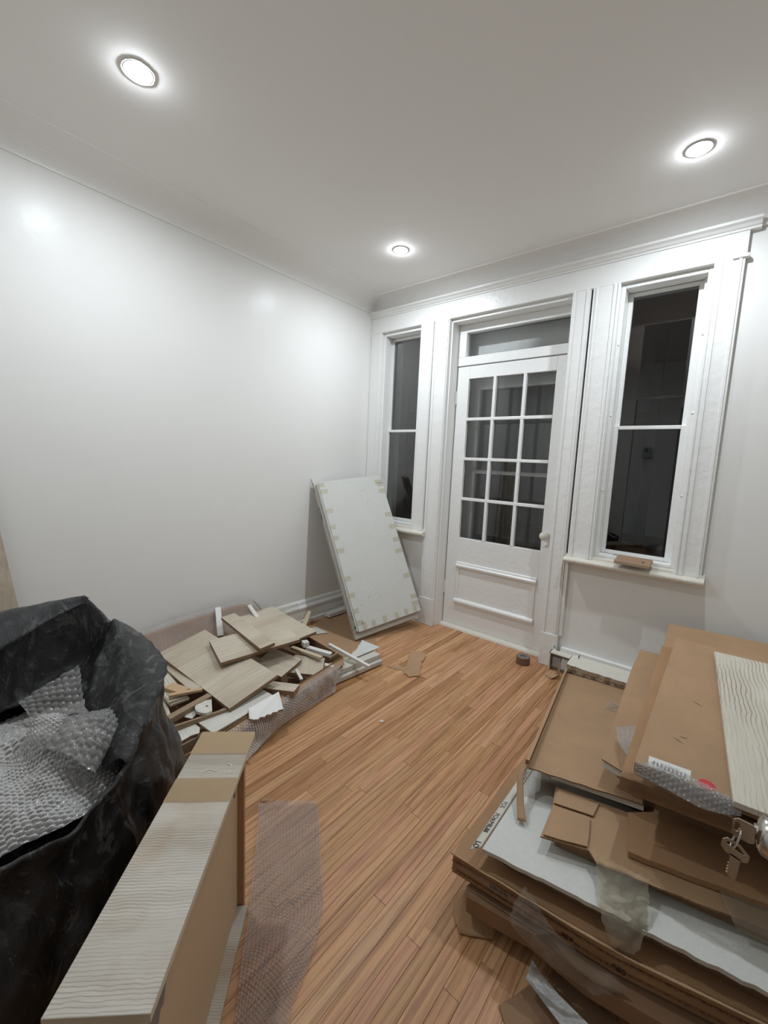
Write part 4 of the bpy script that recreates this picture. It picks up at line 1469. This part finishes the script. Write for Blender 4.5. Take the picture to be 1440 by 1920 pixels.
rows = [[(1.03, -2.57, 0.585), (1.04, -2.50, 0.62), (1.055, -2.43, 0.650)], [(1.07, -2.56, 0.57), (1.09, -2.50, 0.59), (1.11, -2.44, 0.62)], [(1.12, -2.55, 0.55), (1.14, -2.50, 0.56), (1.17, -2.45, 0.58)]]
bubbles('bubble_wrap', 'bubble wrap corner standing up at the back of the black bag', 'bubble wrap', rows, 0.019, 0.006, 'bubble_wrap_grey', 7, 0.014, 12, 23.0, 'bubble wrap stuffed in the black bag')
rows = [[(1.22, -2.47, 0.585), (1.26, -2.42, 0.60), (1.32, -2.40, 0.585)], [(1.24, -2.53, 0.60), (1.31, -2.48, 0.615), (1.38, -2.45, 0.575)], [(1.25, -2.60, 0.575), (1.34, -2.55, 0.585), (1.42, -2.50, 0.54)]]
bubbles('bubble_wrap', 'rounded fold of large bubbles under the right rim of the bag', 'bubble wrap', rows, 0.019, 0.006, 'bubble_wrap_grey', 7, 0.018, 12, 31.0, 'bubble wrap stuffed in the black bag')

# ================================================================== BUBBLE WRAP STRIP ON THE FLOOR
rows = [[(1.268, -1.950, 0.006), (1.345, -1.868, 0.008), (1.419, -1.794, 0.006)],
        [(1.385, -2.035, 0.010), (1.450, -1.955, 0.006), (1.520, -1.868, 0.006)],
        [(1.505, -2.130, 0.006), (1.560, -2.035, 0.010), (1.614, -1.949, 0.006)],
        [(1.600, -2.205, 0.012), (1.660, -2.115, 0.006), (1.715, -2.028, 0.006)],
        [(1.665, -2.262, 0.016), (1.735, -2.190, 0.020), (1.795, -2.150, 0.008)],
        [(1.755, -2.335, 0.006), (1.800, -2.290, 0.012), (1.840, -2.245, 0.006)],
        [(1.860, -2.435, 0.006), (1.900, -2.390, 0.012), (1.945, -2.345, 0.006)]]
bubbles('bubble_wrap', 'narrow clear bubble wrap strip lying on the floor beside the cabinet', 'bubble wrap', rows, 0.0105, 0.0050, 'bubble_wrap', 7, 0.006, 10, 41.0, 'bubble wrap sheets')
film('plastic_thread', 'thin curl of clear tape at the end of the floor bubble wrap', 'tape', [[(1.25, -1.93, 0.004), (1.28, -1.91, 0.012), (1.31, -1.885, 0.004), (1.33, -1.86, 0.010)], [(1.258, -1.937, 0.004), (1.288, -1.917, 0.010), (1.318, -1.892, 0.004), (1.338, -1.868, 0.008)]], 4, 16, 'clear_film', 0.003, 40, 2.0)

# ================================================================== STACK OF CARTONS ON THE RIGHT
XR = 2.98
GC = 'flattened cartons stacked on the right'
CB = ['cardboard', 'cardboard_edge']
CD = ['cardboard_dark', 'cardboard_edge']
CW = ['cardboard_warm', 'cardboard_edge']
sheet('flat_carton', 'bottom carton of the right stack, lying on the floor', 'carton', [(2.12, -1.715, 0.05), (XR, -1.69, 0.05), (XR, -0.40, 0.05), (2.12, -0.42, 0.05)], 0.048, CD, GC)
sheet('flat_carton', 'second lowest carton of the right stack, rounded flap sticking out', 'carton', [(2.052, -1.800, 0.098), (2.15, -1.785, 0.100), (2.224, -1.770, 0.1), (2.357, -1.779, 0.1), (2.514, -1.752, 0.1), (XR, -1.69, 0.1), (XR, -0.40, 0.1), (2.42, -0.44, 0.1), (2.42, -0.75, 0.1), (2.06, -0.75, 0.1), (2.045, -1.745, 0.1), (2.036, -1.775, 0.099)], 0.046, CD, GC)
film('carton_tongue', 'curled brown cardboard tongue on the floor at the foot of the stack', 'cardboard', [[(2.055, -1.70, 0.048), (2.09, -1.70, 0.048), (2.11, -1.70, 0.05)], [(2.004, -1.745, 0.030), (2.06, -1.745, 0.028), (2.115, -1.745, 0.046)], [(2.008, -1.790, 0.010), (2.065, -1.785, 0.010), (2.126, -1.755, 0.012)], [(2.050, -1.826, 0.005), (2.085, -1.806, 0.005), (2.127, -1.778, 0.005)]], 12, 10, 'cardboard_warm', 0.002, 20, 1.0, thick=0.003)
sheet('cardboard_scrap', 'flat dark cardboard flap on the floor at the bottom of the frame', 'cardboard scrap', [(2.20, -1.90, 0.006), (2.30, -1.99, 0.006), (2.52, -1.94, 0.006), (2.60, -1.74, 0.006), (2.28, -1.74, 0.006)], 0.004, CD, torn=(0.04, 0.003, 9))
sheet('grey_tape_strip', 'dull grey tape strip hanging below the lowest cartons', 'tape', [(2.236, -1.790, 0.052), (2.238, -1.835, 0.047), (2.36, -1.872, 0.040), (2.40, -1.825, 0.046), (2.31, -1.815, 0.050), (2.27, -1.806, 0.052)], 0.001, ['grey_tape'])
c8 = root('flat_carton', (2.5, -1.2, 0.105), 'long brown carton under the white panel, open lip and tape along its front', 'carton', GC)
P8 = [(1.986, -1.771, 0.160), (2.403, -1.727, 0.160), (2.675, -1.662, 0.160), (XR, -1.61, 0.160), (XR, -0.45, 0.160), (2.43, -0.50, 0.160), (2.43, -1.02, 0.160), (1.985, -1.05, 0.160), (1.978, -1.712, 0.160)]
sheet('carton_body', None, None, P8, 0.054, CW, parent=c8)
rows = [[(1.985, -1.765, 0.161), (2.40, -1.720, 0.161), (2.68, -1.655, 0.161), (XR, -1.603, 0.161)], [(1.982, -1.777, 0.170), (2.40, -1.733, 0.169), (2.68, -1.668, 0.169), (XR, -1.616, 0.168)], [(1.984, -1.783, 0.178), (2.40, -1.737, 0.174), (2.68, -1.672, 0.173), (XR, -1.62, 0.172)]]
film('front_lip', None, None, rows, 5, 40, 'cardboard', 0.002, 12, 4.0, parent=c8, thick=0.004)
film('lip_tape', None, None, [[(2.02, -1.785, 0.168), (2.10, -1.777, 0.168), (2.20, -1.766, 0.166)], [(2.02, -1.787, 0.150), (2.10, -1.780, 0.150), (2.20, -1.770, 0.150)]], 5, 24, 'clear_film', 0.002, 60, 6.0, parent=c8)
for body, q in (('PEF', 0.435), ('080', 0.60)):
    a = Vector((1.986, -1.7725, 0.118)).lerp(Vector((2.675, -1.6635, 0.118)), q)
    if q < 0.605:
        a = Vector((1.986, -1.7725, 0.118)).lerp(Vector((2.403, -1.7285, 0.118)), q / 0.605)
    text('carton_print', body, 0.020, frame(a + Vector((0, -0.0012, 0)), (0.99, 0.105, 0), (0.105, -0.99, 0)), 'ink_brown', c8)
for zz in (0.119, 0.145):
    sm = MB()
    for p_, q_ in (((1.986, -1.771), (2.403, -1.727)), ((2.403, -1.727), (2.675, -1.662)), ((2.675, -1.662), (XR, -1.61))):
        sm.prism([(p_[0], p_[1] - 0.004, zz), (q_[0], q_[1] - 0.004, zz), (q_[0], q_[1] + 0.001, zz), (p_[0], p_[1] + 0.001, zz)], (0, 0, 0.0035))
    obj('carton_seam', sm, 'cardboard_edge', c8)
for k in range(9):
    x_ = 2.10 + k * 0.0055
    y_ = -1.771 + (x_ - 1.986) * 0.1055 - 0.0022
    obj('stamp_mark', MB().box((x_, y_ - 0.0006, 0.132), (x_ + 0.003, y_, 0.143 + 0.002 * (k % 3))), 'ink', c8)
sheet('flat_carton', 'thin brown carton directly beneath the white panel', 'carton', [(2.11, -1.700, 0.206), (XR, -1.56, 0.206), (XR, -0.5, 0.206), (2.43, -0.55, 0.206), (2.43, -1.25, 0.206), (2.09, -1.28, 0.206)], 0.044, CD, GC)
w7 = root('white_fibreboard', (2.5, -1.1, 0.208), 'large bright white panel with printed left edge, half way up the stack', 'fibreboard')
P7 = [(2.064, -1.750, 0.220), (2.67, -1.644, 0.220), (XR, -1.588, 0.220), (XR, -0.50, 0.220), (2.43, -0.55, 0.220), (2.43, -1.29, 0.220), (2.058, -1.30, 0.220)]
sheet('panel_sheet', None, None, P7, 0.011, ['white_card', 'dirty_white_card'], parent=w7, torn=(0.02, 0.0025, 12, (0, 1)))
rows = [[(2.060, -1.752, 0.2215), (2.058, -1.50, 0.2215), (2.057, -1.30, 0.2215)], [(2.048, -1.762, 0.219), (2.046, -1.50, 0.219), (2.045, -1.30, 0.219)], [(2.036, -1.772, 0.213), (2.034, -1.50, 0.213), (2.033, -1.30, 0.213)]]
film('printed_edge', None, None, rows, 6, 30, 'dirty_white_card', 0.0006, 10, 1.0, parent=w7, thick=0.002)
for body, y0, sz in (('QUANTITY:1', -1.335, 0.021), ('POE', -1.545, 0.021), ('PO#:MIL88', -1.605, 0.021), ('LO', -1.735, 0.024)):
    text('panel_print', body, sz, frame((2.0385, y0, 0.2175), (0.0, -1, 0), (-0.32, 0, 0.95)), 'ink', w7, sx=0.92 if len(body) > 4 else 0.85)
sheet('flat_carton', 'brown carton lying on the white panel, set back from its edge', 'carton', [(2.215, -1.60, 0.256), (2.66, -1.515, 0.256), (XR, -1.44, 0.256), (XR, -0.7, 0.256), (2.44, -0.80, 0.256), (2.43, -1.40, 0.256), (2.20, -1.44, 0.256)], 0.034, CD, GC)
c6 = root('flat_carton', (2.5, -1.2, 0.257), 'brown carton with torn flaps resting above the white panel', 'carton', GC)
P6 = [(2.44, -0.80, 0.262), (2.42, -1.36, 0.262), (2.158, -1.418, 0.262), (2.178, -1.514, 0.262), (2.186, -1.640, 0.260), (2.303, -1.595, 0.262), (2.33, -1.622, 0.262), (2.50, -1.575, 0.262), (2.671, -1.530, 0.262), (XR, -1.455, 0.262), (XR, -0.80, 0.262)]
sheet('carton_sheet', None, None, P6, 0.0045, CB, parent=c6, torn=(0.03, 0.002, 4, (6, 7, 8)))
sheet('torn_flap', None, None, [(2.181, -1.515, 0.269), (2.277, -1.485, 0.271), (2.297, -1.593, 0.269), (2.192, -1.634, 0.266)], 0.004, CB, parent=c6, torn=(0.03, 0.002, 5))
sheet('torn_flap', None, None, [(2.170, -1.430, 0.268), (2.285, -1.405, 0.268), (2.283, -1.470, 0.269), (2.178, -1.500, 0.268)], 0.004, CB, parent=c6)
film('tape', None, None, [[(2.55, -1.40, 0.2685), (2.68, -1.37, 0.2685)], [(2.60, -1.548, 0.2680), (2.72, -1.520, 0.2680)], [(2.62, -1.560, 0.245), (2.73, -1.532, 0.245)]], 14, 10, 'packing_tape', 0.001, 30, 2.0, parent=c6)
sheet('flat_carton', 'brown carton with dark sticky patch above the torn flaps', 'carton', [(2.44, -0.70, 0.283), (2.42, -1.345, 0.283), (2.362, -1.398, 0.281), (2.388, -1.546, 0.281), (2.52, -1.515, 0.281), (2.672, -1.473, 0.281), (XR, -1.395, 0.281), (XR, -0.70, 0.283)], 0.016, CW, GC, torn=(0.035, 0.002, 14, (3, 4, 5)))
sheet('white_slab', 'thin white panel end showing beneath the open tray', 'panel', [(2.140, -1.415, 0.293), (2.396, -1.362, 0.298), (2.36, -1.15, 0.257), (2.10, -1.20, 0.252)], 0.014, ['white_card', 'dirty_white_card'])
t5 = root('cardboard_tray', (2.2, -1.1, 0.30), 'shallow open cardboard tray on the left side of the stack', 'tray')
A, B_, C_, D_ = Vector((1.845, -0.165, 0.060)), Vector((2.076, -1.452, 0.304)), Vector((2.393, -1.364, 0.304)), Vector((2.164, -0.122, 0.060))
sheet('tray_floor', None, None, [A, B_, C_, D_], 0.004, CB, parent=t5, torn=(0.03, 0.002, 15, (1,)))
for a, b, th in ((A, B_, 0.010),):
    d = (b - a).normalized()
    nn = Vector((d.y, -d.x, 0)).normalized()
    mid = (A + B_ + C_ + D_) / 4
    if (mid - a).dot(nn) < 0:
        nn = -nn
    obj('tray_wall', MB().prism([a - nn * 0.001, b - nn * 0.001, b - nn * 0.001 + Vector((0, 0, 0.024)), a - nn * 0.001 + Vector((0, 0, 0.024))], nn * -th, 1, 1), ['cardboard', 'cardboard_edge'], t5)
    obj('rim_liner', MB().prism([a + nn * 0.0005 - nn * th * 0.0 + Vector((0, 0, 0.0245)), b + nn * 0.0005 + Vector((0, 0, 0.0245)), b - nn * (th + 0.001) + Vector((0, 0, 0.0245)), a - nn * (th + 0.001) + Vector((0, 0, 0.0245))], (0, 0, 0.0015)), 'cardboard', t5)
film('clear_tape', None, None, [[(2.13, -0.46, 0.1285), (2.22, -0.47, 0.134)], [(2.13, -0.58, 0.150), (2.22, -0.60, 0.158)]], 16, 14, 'clear_film', 0.006, 40, 3.0, parent=t5, ragged=0.4)
film('cardboard_strip', 'narrow bent cardboard strip hanging from the tray corner', 'cardboard strip', [[(2.062, -1.435, 0.318), (2.055, -1.485, 0.292), (2.078, -1.545, 0.256), (2.104, -1.600, 0.232)], [(2.080, -1.440, 0.320), (2.073, -1.482, 0.296), (2.098, -1.540, 0.260), (2.128, -1.592, 0.235)]], 4, 24, 'cardboard', 0.0006, 20, 1.0, thick=0.005)
# tilted cartons at the top of the stack


def tilted(name, label, cat, P, T, ms, group=GC, parent=None, torn=None):
    return sheet(name, label, cat, P, T, ms, group, parent, torn)


tilted('flat_carton', 'hidden carton lying inside the open tray', 'carton', [(2.30, -0.46, 0.352), (2.31, -1.30, 0.348), (XR, -1.22, 0.348), (XR, -0.40, 0.352)], 0.040, CD)
c4 = root('flat_carton', (2.5, -0.9, 0.36), 'brown carton with a white end lying in the open tray', 'carton', GC)
tilted('carton_lid', None, None, [(2.222, -0.330, 0.392), (2.228, -0.60, 0.389), (2.269, -1.349, 0.380), (2.328, -1.366, 0.380), (2.75, -1.30, 0.380), (2.75, -0.27, 0.392)], 0.004, CB, parent=c4, torn=(0.04, 0.002, 17, (0, 2)))
tilted('carton_body', None, None, [(2.238, -0.35, 0.3875), (2.274, -1.346, 0.3755), (2.33, -1.360, 0.3755), (2.74, -1.30, 0.3755), (2.74, -0.29, 0.3875)], 0.022, ['white_card', 'white_card'], parent=c4)
tilted('flat_carton', 'largest brown carton reaching the back wall, second behind the top carton', 'carton', [(2.315, -0.118, 0.500), (2.349, -1.123, 0.421), (2.36, -1.40, 0.399), (XR, -1.33, 0.405), (XR, -0.075, 0.505), (2.58, -0.095, 0.503)], 0.018, CB)
c2b = root('flat_carton', (2.6, -1.0, 0.41), 'shrink-wrapped orange-brown carton under the top carton', 'carton', GC)
tilted('carton_body', None, None, [(2.330, -0.56, 0.525), (2.343, -1.499, 0.450), (2.603, -1.461, 0.450), (XR, -1.40, 0.450), (XR, -0.50, 0.528)], 0.044, CW, parent=c2b)
film('shrink_wrap', None, None, [[(2.338, -1.470, 0.456), (2.60, -1.435, 0.456), (2.90, -1.39, 0.456)], [(2.341, -1.502, 0.453), (2.602, -1.464, 0.453), (2.90, -1.418, 0.453)], [(2.343, -1.508, 0.430), (2.604, -1.470, 0.428), (2.90, -1.424, 0.43)], [(2.343, -1.508, 0.402), (2.604, -1.470, 0.400), (2.90, -1.424, 0.40)]], 12, 60, 'shrink_film', 0.003, 45, 7.0, parent=c2b)
c2 = root('flat_carton', (2.6, -1.0, 0.46), 'top brown carton of the stack with white label and red dot', 'carton', GC)
tilted('carton_body', None, None, [(2.375, -0.519, 0.560), (2.368, -1.456, 0.482), (2.65, -1.440, 0.482), (XR, -1.42, 0.482), (XR, -0.49, 0.562)], 0.026, CB, parent=c2)
n2 = (Vector((2.368, -1.456, 0.482)) - Vector((2.375, -0.519, 0.560))).cross(Vector((2.65, -1.440, 0.482)) - Vector((2.375, -0.519, 0.560))).normalized()
if n2.z < 0:
    n2 = -n2


def on2(x, y, lift=0.0006):
    p0 = Vector((2.368, -1.456, 0.482))
    z = p0.z - (n2.x * (x - p0.x) + n2.y * (y - p0.y)) / n2.z
    return Vector((x, y, z)) + n2 * lift


adr = obj('address_label', MB().prism([on2(*q, 0.0014) for q in ((2.396, -1.405), (2.494, -1.395), (2.494, -1.443), (2.398, -1.448))], n2 * -0.0008), 'paper_white', c2)
for k in range(9):
    x = 2.408 + k * 0.009
    obj('label_bar', MB().prism([on2(*q, 0.0022) for q in ((x, -1.420), (x + 0.004, -1.420), (x + 0.004, -1.438), (x, -1.438))], n2 * -0.0006), 'tape_grey', adr)
obj('red_dot', MB().cyl(on2(2.529, -1.425, 0.0004), n2, 0.019, 0.0008, 28), 'sticker_red', c2)
text('carton_print', 'UNIC', 0.020, frame(on2(2.545, -1.452, 0.001), (0.995, 0.08, 0), n2), 'ink_brown', c2)
for (x, y, l_, an) in ((2.47, -1.02, 0.035, -0.5), (2.44, -1.27, 0.03, -0.5), (2.455, -1.255, 0.02, 0.2)):
    p0 = on2(x, y, 0.0012)
    p1 = on2(x + math.cos(an) * l_, y + math.sin(an) * l_, 0.0012)
    d = (p1 - p0).normalized()
    nn = n2.cross(d) * 0.0022
    obj('scuff', MB().prism([p0, (p0 + p1) / 2 - nn, p1, (p0 + p1) / 2 + nn], n2 * -0.0008), 'stain_brown', c2)
o = sheet('tape_tag', 'small clear tag stuck on the edge of the largest brown carton', 'tag', [(2.326, -0.560, 0.4675), (2.345, -0.555, 0.4680), (2.350, -0.70, 0.457), (2.334, -0.71, 0.456)], 0.001, ['grey_tape'])
# pale wood-look plank on the very top
a, b = Vector((2.512, -0.608, 0.574)), Vector((2.582, -1.476, 0.501))
xd = (b - a).normalized()
sd = Vector((0.985, 0.09, 0.0))
sd = (sd - xd * sd.dot(xd)).normalized()
nn = xd.cross(sd)
if nn.z < 0:
    nn = -nn
o = bpy.data.objects.new('wood_plank', mesh_of('wood_plank', MB().box((-(b - a).length / 2, -0.14, -0.016), ((b - a).length / 2, 0.14, 0)), 'laminate_pale'))
yv = nn.cross(xd)
Mx = Matrix((xd, yv, nn)).transposed().to_4x4()
Mx.translation = (a + b) / 2 + sd * 0.14 + nn * 0.002
o.matrix_world = Mx
COL.objects.link(o)
md = o.modifiers.new('bevel', 'BEVEL')
md.width = 0.001
tag(o, 'pale striped wood-look plank on the very top of the right stack', 'plank')

# loose plastic on the stack
GF = 'loose clear plastic'
film('packing_tape', 'yellowish crumpled packing tape hanging over the white panel edge', 'tape', [[(2.327, -1.612, 0.270), (2.385, -1.598, 0.272), (2.440, -1.584, 0.270)], [(2.335, -1.645, 0.244), (2.39, -1.635, 0.252), (2.448, -1.622, 0.246)], [(2.350, -1.690, 0.230), (2.40, -1.682, 0.236), (2.455, -1.672, 0.228)], [(2.372, -1.720, 0.205), (2.41, -1.716, 0.208), (2.450, -1.708, 0.200)], [(2.390, -1.728, 0.180), (2.42, -1.726, 0.178), (2.440, -1.722, 0.182)]], 26, 20, 'packing_tape', 0.007, 26, 9.0, GF, ragged=0.5)
film('plastic_film', 'crumpled clear film hanging down the front of the lower cartons', 'plastic film', [[(2.190, -1.752, 0.196), (2.205, -1.756, 0.192), (2.222, -1.758, 0.186)], [(2.178, -1.800, 0.165), (2.215, -1.790, 0.170), (2.262, -1.774, 0.166)], [(2.192, -1.822, 0.138), (2.255, -1.806, 0.148), (2.335, -1.778, 0.150)], [(2.262, -1.815, 0.115), (2.335, -1.795, 0.130), (2.405, -1.758, 0.135)], [(2.372, -1.798, 0.095), (2.405, -1.782, 0.108), (2.440, -1.752, 0.118)]], 36, 22, 'clear_film', 0.010, 24, 13.0, GF, ragged=0.6)
film('plastic_film', 'thin clear film corner lying on the white panel beside the strip', 'plastic film', [[(2.075, -1.375, 0.226), (2.165, -1.345, 0.228)], [(2.085, -1.455, 0.226), (2.168, -1.440, 0.227)], [(2.095, -1.495, 0.225), (2.160, -1.48, 0.2255)]], 16, 14, 'clear_film', 0.004, 35, 15.0, GF, ragged=0.4)
bubbles('bubble_wrap', 'small bubble wrap corner sticking out left of the top carton', 'bubble wrap', [[(2.280, -1.205, 0.420), (2.318, -1.200, 0.440), (2.350, -1.205, 0.462)], [(2.305, -1.300, 0.425), (2.332, -1.295, 0.440), (2.355, -1.300, 0.455)], [(2.352, -1.405, 0.448), (2.357, -1.405, 0.450), (2.361, -1.405, 0.452)]], 0.012, 0.003, 'bubble_wrap_grey', 5, 0.004, 14, 51.0, 'bubble wrap sheets')
bubbles('bubble_wrap', 'bubble wrap draped along the front edge of the top carton', 'bubble wrap', [[(2.370, -1.470, 0.492), (2.44, -1.428, 0.494), (2.52, -1.440, 0.494), (2.60, -1.452, 0.492)], [(2.372, -1.480, 0.486), (2.45, -1.462, 0.490), (2.53, -1.470, 0.488), (2.60, -1.466, 0.486)], [(2.374, -1.490, 0.472), (2.45, -1.492, 0.466), (2.53, -1.500, 0.464), (2.60, -1.480, 0.474)]], 0.012, 0.003, 'bubble_wrap_grey', 5, 0.004, 14, 61.0, 'bubble wrap sheets')

# ================================================================== OPEN DOOR BESIDE THE CAMERA: KNOB AND KEYS
d3 = root('door_3', (2.665, -2.41, 0.0), kind='structure')
obj('door_leaf', MB().box((2.648, -2.875, 0.012), (2.686, -1.955, 2.06)), 'trim_paint', d3, bevel=0.002)
KY, KZ = -2.030, 0.8135
obj('knob_rosette', MB().lathe((2.6478, KY, KZ), (-1, 0, 0), [(0.0, 0), (0.033, 0.0), (0.033, 0.003), (0.027, 0.009), (0.014, 0.011), (0.0, 0.011)], 32), 'steel', d3, smooth=True)
obj('door_knob', MB().lathe((2.637, KY, KZ), (-1, 0, 0), [(0.0, 0.0), (0.013, 0.0), (0.013, 0.014), (0.022, 0.020), (0.0275, 0.030), (0.0275, 0.050), (0.025, 0.059), (0.018, 0.064), (0.010, 0.065), (0.010, 0.068), (0.0, 0.068)], 36), 'steel', d3, smooth=True)


def key_mesh(out, hole, blade, y, t=0.0022):
    """flat key: outer bow ring with a hole plus blade, in the x-z plane"""
    mbv = MB()
    n = len(out)
    vs = [(p[0], yy, p[1]) for yy in (y, y + t) for p in out + hole]
    fs = []
    for i in range(n):
        j = (i + 1) % n
        fs += [(i, j, n + j, n + i), (2 * n + i, 2 * n + j, 3 * n + j, 3 * n + i), (i, j, 2 * n + j, 2 * n + i), (n + i, n + j, 3 * n + j, 3 * n + i)]
    mbv.add(vs, fs)
    if blade:
        mbv.prism([(p[0], y, p[1]) for p in blade], (0, t, 0))
    return mbv


k1 = root('door_key', (2.557, KY - 0.012, 0.80), 'flat key inserted in the silver door knob', 'key', 'keys at the door knob')
out = [(2.546, 0.8245), (2.551, 0.8285), (2.566, 0.8275), (2.5705, 0.8250), (2.5705, 0.8020), (2.566, 0.7995), (2.551, 0.8000), (2.546, 0.8035)]
hole = [(2.5485, 0.8215), (2.5505, 0.8228), (2.5525, 0.8222), (2.5540, 0.8200), (2.5540, 0.8110), (2.5525, 0.8090), (2.5505, 0.8085), (2.5485, 0.8100)]
obj('key_bow', key_mesh(out, hole, None, KY - 0.012), 'key_nickel', k1, bevel=0.0004)
obj('key_blade', MB().prism([(2.5704, KY - 0.0108, 0.8085), (2.584, KY - 0.001, 0.8085), (2.584, KY - 0.001, 0.8165), (2.5704, KY - 0.0108, 0.8165)], (0, 0.0018, 0)), 'key_nickel', k1)
kr = root('key_ring', (2.551, KY, 0.80), 'small steel split ring linking the two keys', 'key ring')
rm = MB()
NR, NS = 36, 8
vs, fs = [], []
for i in range(NR):
    a = 2 * math.pi * i / NR
    for j in range(NS):
        b = 2 * math.pi * j / NS
        q = 0.0165 + 0.0012 * math.cos(b)
        vs.append((2.5512 + 0.0012 * math.sin(b) + 0.004 * math.sin(a), KY - 0.018 + 0.7 * q * math.cos(a), 0.8010 + q * math.sin(a)))
for i in range(NR):
    for j in range(NS):
        fs.append((i * NS + j, ((i + 1) % NR) * NS + j, ((i + 1) % NR) * NS + (j + 1) % NS, i * NS + (j + 1) % NS))
obj('ring', rm.add(vs, fs), 'steel', kr, smooth=True)
k2 = root('door_key', (2.552, KY - 0.006, 0.745), 'second key hanging from the ring below the door knob', 'key', 'keys at the door knob')
out = [(2.5375, 0.7985), (2.5420, 0.8030), (2.5560, 0.8005), (2.5670, 0.7900), (2.5660, 0.7805), (2.5600, 0.7775), (2.5420, 0.7815), (2.5365, 0.7880)]
hole = [(2.5415, 0.7965), (2.5440, 0.7990), (2.5550, 0.7965), (2.5620, 0.7895), (2.5610, 0.7880), (2.5570, 0.7885), (2.5460, 0.7925), (2.5415, 0.7945)]
blade = [(2.5470, 0.7830), (2.5590, 0.7800), (2.5570, 0.7490), (2.5530, 0.7465), (2.5480, 0.7500), (2.5455, 0.7530), (2.5480, 0.7545), (2.5455, 0.7575), (2.5482, 0.7590), (2.5458, 0.7620), (2.5480, 0.7640), (2.5460, 0.7670), (2.5478, 0.7690)]
obj('key_bow', key_mesh(out, hole, None, KY - 0.026), 'key_nickel', k2, bevel=0.0004)
obj('key_blade', MB().prism([(p[0], KY - 0.026, p[1]) for p in blade], (0, 0.0022, 0)), 'key_nickel', k2)
